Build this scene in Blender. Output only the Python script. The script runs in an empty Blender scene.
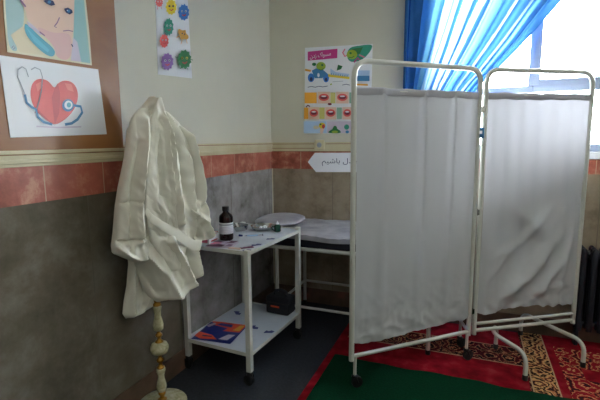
import bpy, bmesh, math, random
from mathutils import Vector, Matrix, noise
random.seed(7)
PI = math.pi
SC = bpy.context.scene
COL = SC.collection
V = Vector

# ------------------------------------------------------------------ camera
cam = bpy.data.cameras.new('camera'); cam_o = bpy.data.objects.new('camera', cam); COL.objects.link(cam_o)
cam.sensor_width = 36; cam.lens = 427.06 / 600 * 36; cam.clip_start = .02
X = V((0.92812, 0.37220, -0.00775)); Y = V((-0.04427, 0.13103, 0.99039)); F = V((-0.36964, 0.91886, -0.13809))
mw = Matrix.Identity(4)
for i, a in enumerate((X, Y, -F)):
    for j in range(3): mw[j][i] = a[j]
mw.translation = V((1.613, -3.3575, 1.40)); cam_o.matrix_world = mw
SC.camera = cam_o

# ------------------------------------------------------------------ world and light
W = bpy.data.worlds.new('sky'); SC.world = W; W.use_nodes = True
bg = W.node_tree.nodes['Background']; bg.inputs[0].default_value = (.93, .965, 1.0, 1); bg.inputs[1].default_value = 24.0
def area(name, loc, size, sizey, aim, power, col, portal=False):
    l = bpy.data.lights.new(name, 'AREA'); l.shape = 'RECTANGLE'; l.size = size; l.size_y = sizey
    l.energy = power; l.color = col; l.cycles.is_portal = portal
    o = bpy.data.objects.new(name, l); COL.objects.link(o); o.location = loc
    o.rotation_euler = (V(aim) - V(loc)).to_track_quat('-Z', 'Y').to_euler(); return o
area('window_portal', (2.25, .10, 1.97), 1.95, 1.36, (2.25, -1, 1.97), 1, (1, 1, 1), True)
# added room fill in front of the right wall; there is no window there
area('side_fill_light', (4.94, -3.3, 1.75), 1.2, 1.1, (.2, -1.6, 1.9), 1.2, (1.0, .97, .94))
SC.view_settings.view_transform = 'Standard'; SC.view_settings.look = 'None'
SC.view_settings.exposure = 1.92; SC.view_settings.gamma = 1; SC.view_settings.use_curve_mapping = False
SC.cycles.max_bounces = 10; SC.cycles.diffuse_bounces = 6; SC.cycles.transparent_max_bounces = 24

# ------------------------------------------------------------------ materials
def lin(c): return tuple((v/255/12.92 if v/255 <= .04045 else ((v/255+.055)/1.055)**2.4) for v in c) + (1,)
def mat(name, rgb, rough=.6, metal=0, spec=.5, **k):
    m = bpy.data.materials.new(name); m.use_nodes = True; b = m.node_tree.nodes['Principled BSDF']
    b.inputs['Base Color'].default_value = lin(rgb); b.inputs['Roughness'].default_value = rough
    b.inputs['Metallic'].default_value = metal; b.inputs['Specular IOR Level'].default_value = spec
    for a, v in k.items(): b.inputs[a].default_value = v
    return m
def nd(m, t, **k):
    n = m.node_tree.nodes.new(t)
    for a, v in k.items(): setattr(n, a, v)
    return n
def lk(m, a, b): m.node_tree.links.new(a, b)
def ramp(m, src, stops, const=False):
    r = nd(m, 'ShaderNodeValToRGB'); cr = r.color_ramp
    if const: cr.interpolation = 'CONSTANT'
    while len(cr.elements) < len(stops): cr.elements.new(.5)
    for e, (p, c) in zip(cr.elements, stops): e.position = p; e.color = lin(c)
    lk(m, src, r.inputs[0]); return r.outputs[0]
def coords(m, scale=(1, 1, 1)):
    t = nd(m, 'ShaderNodeTexCoord'); mp = nd(m, 'ShaderNodeMapping'); mp.inputs['Scale'].default_value = scale
    lk(m, t.outputs['Object'], mp.inputs[0]); return mp.outputs[0]
def noisetex(m, co, scale, detail=4, rough=.55, dist=0):
    n = nd(m, 'ShaderNodeTexNoise'); n.inputs['Scale'].default_value = scale; n.inputs['Detail'].default_value = detail
    n.inputs['Roughness'].default_value = rough; n.inputs['Distortion'].default_value = dist
    lk(m, co, n.inputs['Vector']); return n.outputs['Fac']
def mixc(m, f, a, b, mode='MIX'):
    n = nd(m, 'ShaderNodeMix', data_type='RGBA', blend_type=mode)
    for s, v in ((n.inputs[0], f), (n.inputs[6], a), (n.inputs[7], b)):
        if hasattr(v, 'links'): lk(m, v, s)
        else: s.default_value = v
    return n.outputs[2]
def bump(m, h, strength=.3, dist=.01):
    b = nd(m, 'ShaderNodeBump'); b.inputs['Strength'].default_value = strength; b.inputs['Distance'].default_value = dist
    lk(m, h, b.inputs['Height']); lk(m, b.outputs[0], m.node_tree.nodes['Principled BSDF'].inputs['Normal'])
def base(m, c): lk(m, c, m.node_tree.nodes['Principled BSDF'].inputs['Base Color'])
def mottled(name, stops, scale, rough=.6, detail=5, bmp=.0, dist=0, cscale=(1, 1, 1), spec=.5):
    m = mat(name, stops[0][1], rough, spec=spec); co = coords(m, cscale); n = noisetex(m, co, scale, detail, dist=dist)
    base(m, ramp(m, n, stops))
    if bmp: bump(m, n, bmp, .004)
    return m

M = {}
M['paint'] = mottled('wall_paint', [(.3, (194, 191, 176)), (.7, (202, 199, 184))], 1.6, .42, bmp=.05)
M['skirt'] = mottled('skirting_tile', [(.35, (70, 58, 46)), (.6, (104, 78, 64)), (.75, (134, 84, 70))], 5, .5)
M['ceil'] = mat('ceiling_paint', (225, 222, 210), .8)
def tile(name, stops, w, joint, var, rough=.35, scale=7, lit_slabs=False):
    m = mat(name, stops[0][1], rough); t = nd(m, 'ShaderNodeTexCoord'); s = nd(m, 'ShaderNodeSeparateXYZ'); lk(m, t.outputs['Object'], s.inputs[0])
    add = nd(m, 'ShaderNodeMath', operation='ADD'); lk(m, s.outputs[0], add.inputs[0]); lk(m, s.outputs[1], add.inputs[1])
    dv = nd(m, 'ShaderNodeMath', operation='DIVIDE'); lk(m, add.outputs[0], dv.inputs[0]); dv.inputs[1].default_value = w
    of = nd(m, 'ShaderNodeMath', operation='ADD'); lk(m, dv.outputs[0], of.inputs[0]); of.inputs[1].default_value = 20.12
    fl = nd(m, 'ShaderNodeMath', operation='FLOOR'); lk(m, of.outputs[0], fl.inputs[0])
    fr = nd(m, 'ShaderNodeMath', operation='FRACT'); lk(m, of.outputs[0], fr.inputs[0])
    jt = nd(m, 'ShaderNodeMath', operation='LESS_THAN'); lk(m, fr.outputs[0], jt.inputs[0]); jt.inputs[1].default_value = .008 / w * .6
    wn = nd(m, 'ShaderNodeTexWhiteNoise', noise_dimensions='1D'); lk(m, fl.outputs[0], wn.inputs['W'])
    n1 = noisetex(m, t.outputs['Object'], scale, 9, .68, .15)
    c = ramp(m, n1, stops)
    c2 = mixc(m, wn.outputs['Value'], c, lin(var), 'MIX')
    sc = nd(m, 'ShaderNodeMath', operation='MULTIPLY'); lk(m, wn.outputs['Value'], sc.inputs[0]); sc.inputs[1].default_value = .5
    c2 = mixc(m, sc.outputs[0], c, lin(var))
    if lit_slabs:   # the slabs from the coat stand on are coloured paler and greyer in place of window light
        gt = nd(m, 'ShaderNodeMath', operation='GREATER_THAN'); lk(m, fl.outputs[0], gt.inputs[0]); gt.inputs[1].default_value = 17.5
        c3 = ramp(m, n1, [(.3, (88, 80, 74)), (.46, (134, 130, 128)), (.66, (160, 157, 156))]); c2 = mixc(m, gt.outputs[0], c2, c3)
    base(m, mixc(m, jt.outputs[0], c2, lin(joint))); return m
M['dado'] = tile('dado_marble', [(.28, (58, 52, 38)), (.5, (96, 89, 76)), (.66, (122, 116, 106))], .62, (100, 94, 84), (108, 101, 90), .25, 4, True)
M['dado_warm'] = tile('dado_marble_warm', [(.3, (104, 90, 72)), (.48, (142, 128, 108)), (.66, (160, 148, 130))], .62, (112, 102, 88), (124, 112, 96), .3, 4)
M['band'] = tile('red_tile', [(.34, (126, 62, 46)), (.5, (158, 84, 66)), (.66, (190, 142, 116))], .30, (180, 152, 126), (176, 100, 84), .4, 11)
M['mould'] = mottled('cream_moulding', [(.35, (186, 176, 140)), (.65, (198, 190, 158))], 5, .4)
M['redline'] = mat('red_line', (130, 84, 66))
M['floor'] = mottled('grey_floor_covering', [(.35, (30, 33, 40)), (.65, (42, 45, 54))], 60, .85, bmp=.2)
M['wood'] = mottled('board_wood', [(.25, (126, 80, 42)), (.5, (142, 93, 50)), (.75, (154, 104, 58))], 2.2, .4, dist=.6, cscale=(1, 1.5, 3))
M['wood2'] = M['wood']
M['white_metal'] = mottled('white_enamel', [(.3, (196, 196, 190)), (.7, (210, 210, 204))], 9, .35)
M['cream_metal'] = mottled('cream_enamel', [(.3, (190, 191, 184)), (.7, (202, 203, 198))], 9, .35)
M['shelf'] = mottled('shelf_enamel', [(.3, (188, 196, 208)), (.7, (200, 206, 216))], 4, .3)
M['film'] = mat('blue_film', (22, 34, 120), .4)
M['rubber'] = mat('black_rubber', (22, 22, 24), .5)
M['black'] = mottled('black_nylon', [(.4, (20, 22, 30)), (.6, (30, 32, 42))], 200, .7, bmp=.2)
M['dark_iron'] = mottled('radiator_paint', [(.35, (24, 26, 36)), (.65, (34, 37, 48))], 20, .45)
M['alu'] = mat('window_metal', (122, 132, 152), .5)
M['sill'] = mottled('sill_stone', [(.4, (188, 190, 192)), (.6, (204, 206, 208))], 12, .35)
M['onyx'] = mottled('onyx', [(.3, (160, 156, 120)), (.5, (190, 184, 150)), (.72, (214, 208, 180))], 22, .25, dist=1.5)
M['brass'] = mat('brass', (176, 130, 58), .28, 1)
M['steel'] = mat('steel', (200, 200, 198), .18, 1)
M['green_rug'] = mottled('green_cloth', [(.35, (2, 44, 28)), (.65, (4, 54, 34))], 90, .95, bmp=.4, spec=.1)
M['brown_glass'] = mat('brown_glass', (34, 12, 12), .12)
M['green_glass'] = mat('green_plastic', (8, 62, 46), .25)
M['maroon_pack'] = mat('purple_print', (92, 22, 74), .4)
for k_, c_ in dict(paper=(222, 224, 230), papercream=(214, 208, 180), heart=(214, 84, 82), heart2=(190, 62, 66), heart3=(228, 118, 112), grey=(150, 156, 166),
    sblue=(58, 122, 172), teal=(78, 160, 184), teal2=(96, 180, 200), lilac=(196, 186, 204), lilacd=(130, 92, 132), paleteal=(160, 190, 192), paleteal2=(140, 182, 184),
    cream2=(212, 200, 170), skin=(222, 190, 172), pinkskin=(216, 176, 174), navy=(26, 40, 88), yellow=(226, 200, 50), blue=(46, 116, 196), tealgreen=(40, 140, 120),
    tealgreen2=(130, 170, 150), orange=(226, 160, 50), purple=(132, 92, 160), green=(24, 110, 60), magenta=(196, 50, 132), pink=(226, 110, 140), lime=(150, 176, 52),
    lime2=(196, 190, 110), paleblue=(168, 196, 226), maroon=(110, 26, 48), redor=(222, 74, 36), packblue=(24, 44, 130), gold=(200, 150, 70)).items():
    M[k_] = mat('print_' + k_, c_, .42)
def cloth(name, rgb, trans=.5, see=0.0, rough=.9, tcol=None, weave=0):
    m = bpy.data.materials.new(name); m.use_nodes = True; nt = m.node_tree; nt.nodes.remove(nt.nodes['Principled BSDF'])
    out = nt.nodes['Material Output']; d = nd(m, 'ShaderNodeBsdfDiffuse'); t = nd(m, 'ShaderNodeBsdfTranslucent')
    d.inputs[0].default_value = lin(rgb); t.inputs[0].default_value = lin(tcol or rgb)
    mx = nd(m, 'ShaderNodeMixShader'); mx.inputs[0].default_value = trans; lk(m, d.outputs[0], mx.inputs[1]); lk(m, t.outputs[0], mx.inputs[2])
    o = mx.outputs[0]
    if see:
        tp = nd(m, 'ShaderNodeBsdfTransparent'); tp.inputs[0].default_value = lin(tcol or rgb)
        m2 = nd(m, 'ShaderNodeMixShader'); m2.inputs[0].default_value = see; lk(m, o, m2.inputs[1]); lk(m, tp.outputs[0], m2.inputs[2]); o = m2.outputs[0]
    lk(m, o, out.inputs[0]); return m
M['screen'] = cloth('screen_cloth', (208, 210, 216), .22, .0, tcol=(97, 97, 102))
M['hem'] = cloth('screen_hem', (190, 190, 198), .2, tcol=(86, 87, 94))
def lam(name, diff, tr):
    m = cloth(name, diff, .5); [n for n in m.node_tree.nodes if n.type == 'BSDF_TRANSLUCENT'][0].inputs[0].default_value = tr + (1,); return m
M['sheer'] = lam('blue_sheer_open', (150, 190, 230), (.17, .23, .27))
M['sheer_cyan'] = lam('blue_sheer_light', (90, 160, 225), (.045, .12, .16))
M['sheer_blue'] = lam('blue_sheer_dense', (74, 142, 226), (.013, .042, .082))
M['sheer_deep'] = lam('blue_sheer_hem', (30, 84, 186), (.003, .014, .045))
M['coat'] = cloth('cream_coat', (236, 234, 224), .06)
M['sheet'] = mottled('bed_sheet', [(.35, (150, 148, 156)), (.65, (176, 174, 180))], 7, .9, bmp=.4)
M['mattress'] = mat('navy_mattress', (20, 20, 38), .6)
def glassmat():
    m = bpy.data.materials.new('window_glass'); m.use_nodes = True; nt = m.node_tree; nt.nodes.remove(nt.nodes['Principled BSDF'])
    tp = nd(m, 'ShaderNodeBsdfTransparent'); tp.inputs[0].default_value = (.96, .98, .98, 1); g = nd(m, 'ShaderNodeBsdfGlossy'); g.inputs['Roughness'].default_value = .02
    f = nd(m, 'ShaderNodeFresnel'); f.inputs[0].default_value = 1.45; mx = nd(m, 'ShaderNodeMixShader')
    lk(m, f.outputs[0], mx.inputs[0]); lk(m, tp.outputs[0], mx.inputs[1]); lk(m, g.outputs[0], mx.inputs[2]); lk(m, mx.outputs[0], nt.nodes['Material Output'].inputs[0]); return m
M['glass'] = glassmat()
def scroll(name, stops, scale, seed=0):
    m = mat(name, stops[0][1], .95, spec=.1); co = coords(m)
    v = nd(m, 'ShaderNodeTexVoronoi', feature='F1'); v.inputs['Scale'].default_value = scale * .8; v.inputs['Randomness'].default_value = .45
    lk(m, co, v.inputs['Vector'])
    w = nd(m, 'ShaderNodeMath', operation='SINE'); mu = nd(m, 'ShaderNodeMath', operation='MULTIPLY'); lk(m, v.outputs['Distance'], mu.inputs[0]); mu.inputs[1].default_value = 15
    n = noisetex(m, co, scale * 1.4, 3, .6, 1.5)
    nm = nd(m, 'ShaderNodeMath', operation='MULTIPLY_ADD'); lk(m, n, nm.inputs[0]); nm.inputs[1].default_value = 9; lk(m, mu.outputs[0], nm.inputs[2])
    lk(m, nm.outputs[0], w.inputs[0])
    h = nd(m, 'ShaderNodeMath', operation='MULTIPLY_ADD'); lk(m, w.outputs[0], h.inputs[0]); h.inputs[1].default_value = .5; h.inputs[2].default_value = .5
    base(m, ramp(m, h.outputs[0], stops, True)); return m
M['rug_red'] = mottled('rug_red', [(.35, (104, 8, 20)), (.56, (134, 14, 30)), (.78, (152, 50, 54))], 11, .95, detail=6, bmp=.3, spec=.1)
M['rug_dark'] = scroll('rug_dark_scroll', [(0, (58, 16, 22)), (.3, (110, 22, 30)), (.5, (176, 130, 92)), (.76, (30, 16, 20))], 10)
M['rug_cream'] = scroll('rug_cream_scroll', [(0, (40, 22, 20)), (.14, (196, 150, 100)), (.66, (168, 104, 68)), (.88, (48, 24, 24))], 10)
M['rug_gold'] = scroll('rug_gold_scroll', [(0, (130, 20, 32)), (.34, (186, 134, 90)), (.66, (150, 26, 34)), (.88, (50, 22, 26))], 9)
M['rug_line'] = mat('rug_cream_line', (176, 140, 108), .95)

# ------------------------------------------------------------------ mesh building
class MB:
    def __init__(s, T=None): s.v = []; s.f = []; s.m = []; s.s = []; s.mats = []; s.T = T or Matrix.Identity(4)
    def mi(s, k):
        if k not in s.mats: s.mats.append(k)
        return s.mats.index(k)
    def raw(s, vs, fs, k, smooth=False, T=None):
        n = len(s.v); A = s.T @ T if T else s.T
        s.v += [A @ V(p) for p in vs]; i = s.mi(k)
        for f in fs: s.f.append([n + a for a in f]); s.m.append(i); s.s.append(smooth)
        return s
    def box(s, a, b, k, bev=0, T=None):
        x0, y0, z0 = a; x1, y1, z1 = b
        if not bev:
            return s.raw([(x0,y0,z0),(x1,y0,z0),(x1,y1,z0),(x0,y1,z0),(x0,y0,z1),(x1,y0,z1),(x1,y1,z1),(x0,y1,z1)],
                [(0,3,2,1),(4,5,6,7),(0,1,5,4),(1,2,6,5),(2,3,7,6),(3,0,4,7)], k, False, T)
        bm = bmesh.new(); bmesh.ops.create_cube(bm, size=1)
        for v in bm.verts: v.co = V(((x0+x1)/2 + v.co.x*(x1-x0), (y0+y1)/2 + v.co.y*(y1-y0), (z0+z1)/2 + v.co.z*(z1-z0)))
        bmesh.ops.bevel(bm, geom=bm.edges[:], offset=bev, segments=2, affect='EDGES', profile=.5)
        bm.verts.index_update()
        s.raw([v.co.copy() for v in bm.verts], [[v.index for v in f.verts] for f in bm.faces], k, False, T); bm.free(); return s
    def tube(s, pts, r, k, n=12, cap=True, T=None, flat=1):
        pts = [V(p) for p in pts]; N = len(pts); rs = r if isinstance(r, (list, tuple)) else [r]*N
        vs = []; fs = []; prev = None
        for i, p in enumerate(pts):
            d = (pts[min(i+1, N-1)] - pts[max(i-1, 0)]).normalized()
            if prev is None: a = d.orthogonal().normalized()
            else: a = (prev - d*prev.dot(d)).normalized()
            prev = a; b = d.cross(a)
            for j in range(n):
                t = 2*PI*j/n; vs.append(p + a*math.cos(t)*rs[i] + b*math.sin(t)*rs[i]*flat)
        for i in range(N-1):
            for j in range(n): fs.append((i*n+j, i*n+(j+1) % n, (i+1)*n+(j+1) % n, (i+1)*n+j))
        if cap: fs.append(tuple(range(n))[::-1]); fs.append(tuple((N-1)*n+j for j in range(n)))
        return s.raw(vs, fs, k, True, T)
    def lathe(s, prof, k, c=(0, 0, 0), n=28, T=None):
        vs = []; fs = []
        for r, z in prof:
            for j in range(n): vs.append((c[0]+max(r, 1e-4)*math.cos(2*PI*j/n), c[1]+max(r, 1e-4)*math.sin(2*PI*j/n), c[2]+z))
        for i in range(len(prof)-1):
            for j in range(n): fs.append((i*n+j, i*n+(j+1) % n, (i+1)*n+(j+1) % n, (i+1)*n+j))
        fs.append(tuple(range(n))[::-1]); fs.append(tuple((len(prof)-1)*n+j for j in range(n)))
        return s.raw(vs, fs, k, True, T)
    def grid(s, fn, nu, nv, k, wrap=False, T=None, smooth=True):
        vs = [fn(i/(nu if wrap else nu-1), j/(nv-1)) for j in range(nv) for i in range(nu)]
        fs = []
        for j in range(nv-1):
            for i in range(nu if wrap else nu-1):
                a = j*nu+i; b = j*nu+(i+1) % nu; fs.append((a, b, b+nu, a+nu))
        return s.raw(vs, fs, k, smooth, T)
    def build(s, name, parent=None):
        me = bpy.data.meshes.new(name); me.from_pydata([tuple(v) for v in s.v], [], s.f)
        for k in s.mats: me.materials.append(M[k])
        me.polygons.foreach_set('material_index', s.m); me.polygons.foreach_set('use_smooth', s.s)
        bm = bmesh.new(); bm.from_mesh(me); bm.normal_update(); 
        bm.to_mesh(me); bm.free(); me.update()
        if any(s.s):
            try: me.set_sharp_from_angle(angle=math.radians(50))
            except Exception: pass
        o = bpy.data.objects.new(name, me); COL.objects.link(o)
        if parent: o.parent = parent
        return o
def tag(o, label=None, cat=None, group=None, kind=None):
    for k, v in (('label', label), ('category', cat), ('group', group), ('kind', kind)):
        if v: o[k] = v
    return o
def empty(name, loc, rz=0, label=None, cat=None, group=None, kind=None):
    o = bpy.data.objects.new(name, None); o.empty_display_size = .05; COL.objects.link(o); o.location = loc; o.rotation_euler = (0, 0, rz)
    return tag(o, label, cat, group, kind)
def struct(mb, name, parent=None):
    o = mb.build(name, parent)
    if not parent: o['kind'] = 'structure'
    return o
def bend(pts, r, n=6):
    """a polyline with its corners rounded"""
    pts = [V(p) for p in pts]; out = [pts[0]]
    for a, b, c in zip(pts, pts[1:], pts[2:]):
        d1 = (a-b).normalized(); d2 = (c-b).normalized(); p0 = b + d1*r; p1 = b + d2*r
        for i in range(n+1):
            t = i/n; out.append(p0*(1-t)**2 + b*2*t*(1-t) + p1*t*t)
    out.append(pts[-1]); return out
def inside_tri(pts):
    from mathutils.geometry import tessellate_polygon
    return tessellate_polygon([[V((p[0], p[1], 0)) for p in pts]])
class Flat:
    """printed sheet: plane coordinates (a, z), laid in layers a few hundredths of a millimetre apart"""
    def __init__(s, axis, off, sign): s.ax = axis; s.off = off; s.sg = sign; s.n = 0; s.mb = MB()
    def P(s, a, z, e=0):
        o = s.off + s.sg*(.00035*s.n + e); return (o, a, z) if s.ax == 0 else (a, o, z)
    def poly(s, pts, k):
        s.n += 1; s.mb.raw([s.P(*p) for p in pts], [t for t in inside_tri(pts)], k)
    def sheet(s, pts, k, th=.0012):
        n = len(pts); s.n = 0
        fr = [s.P(*p, th) for p in pts]; bk = [s.P(*p, 0) for p in pts]
        t = inside_tri(pts); fs = [tuple(x) for x in t] + [tuple(n+i for i in x) for x in t] + [(i, (i+1) % n, n+(i+1) % n, n+i) for i in range(n)]
        s.mb.raw(fr+bk, fs, k); s.off += s.sg*th
    def stroke(s, pts, w, k):
        s.n += 1; L = []; R = []
        for i, p in enumerate(pts):
            a = V(pts[max(i-1, 0)]); b = V(pts[min(i+1, len(pts)-1)]); d = (b-a).normalized(); q = V((-d.y, d.x))*w/2
            L.append(s.P(p[0]+q.x, p[1]+q.y)); R.append(s.P(p[0]-q.x, p[1]-q.y))
        n = len(pts); s.mb.raw(L+R, [(i, i+1, n+i+1, n+i) for i in range(n-1)], k)
    def items(s, L):
        for i, (k, kind, pts, w) in enumerate(L):
            if i and kind == 'p' and 7 < len(pts) != 22:
                for _ in range(2): pts = [tuple(a_*(.75-.5*h)+b_*(.25+.5*h) for a_, b_ in zip(p, q)) for p, q in zip(pts, pts[1:]+pts[:1]) for h in (0, 1)]
            if i == 0: s.sheet(pts, k)
            elif kind == 'p': s.poly(pts, k)
            else: s.stroke(pts, w, k)
        return s
    def text(s, body, x, z, w, h, k, slope=0):
        vs, fs = text_mesh(body); s.n += 1
        x0 = min(p[0] for p in vs); x1 = max(p[0] for p in vs); y0 = min(p[1] for p in vs); y1 = max(p[1] for p in vs)
        s.mb.raw([s.P(x + (p[0]-x0)/(x1-x0)*w, z + (p[1]-y0)/(y1-y0)*h + slope*(p[0]-x0)/(x1-x0)) for p in vs], fs, k)
def text_mesh(body):
    c = bpy.data.curves.new('lettering', 'FONT'); c.body = body; o = bpy.data.objects.new('lettering', c); COL.objects.link(o)
    bpy.context.view_layer.update(); me = o.evaluated_get(bpy.context.evaluated_depsgraph_get()).to_mesh()
    vs = [tuple(v.co[:2]) for v in me.vertices]; fs = [tuple(p.vertices) for p in me.polygons]
    bpy.data.objects.remove(o); bpy.data.curves.remove(c); return vs, fs
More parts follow.
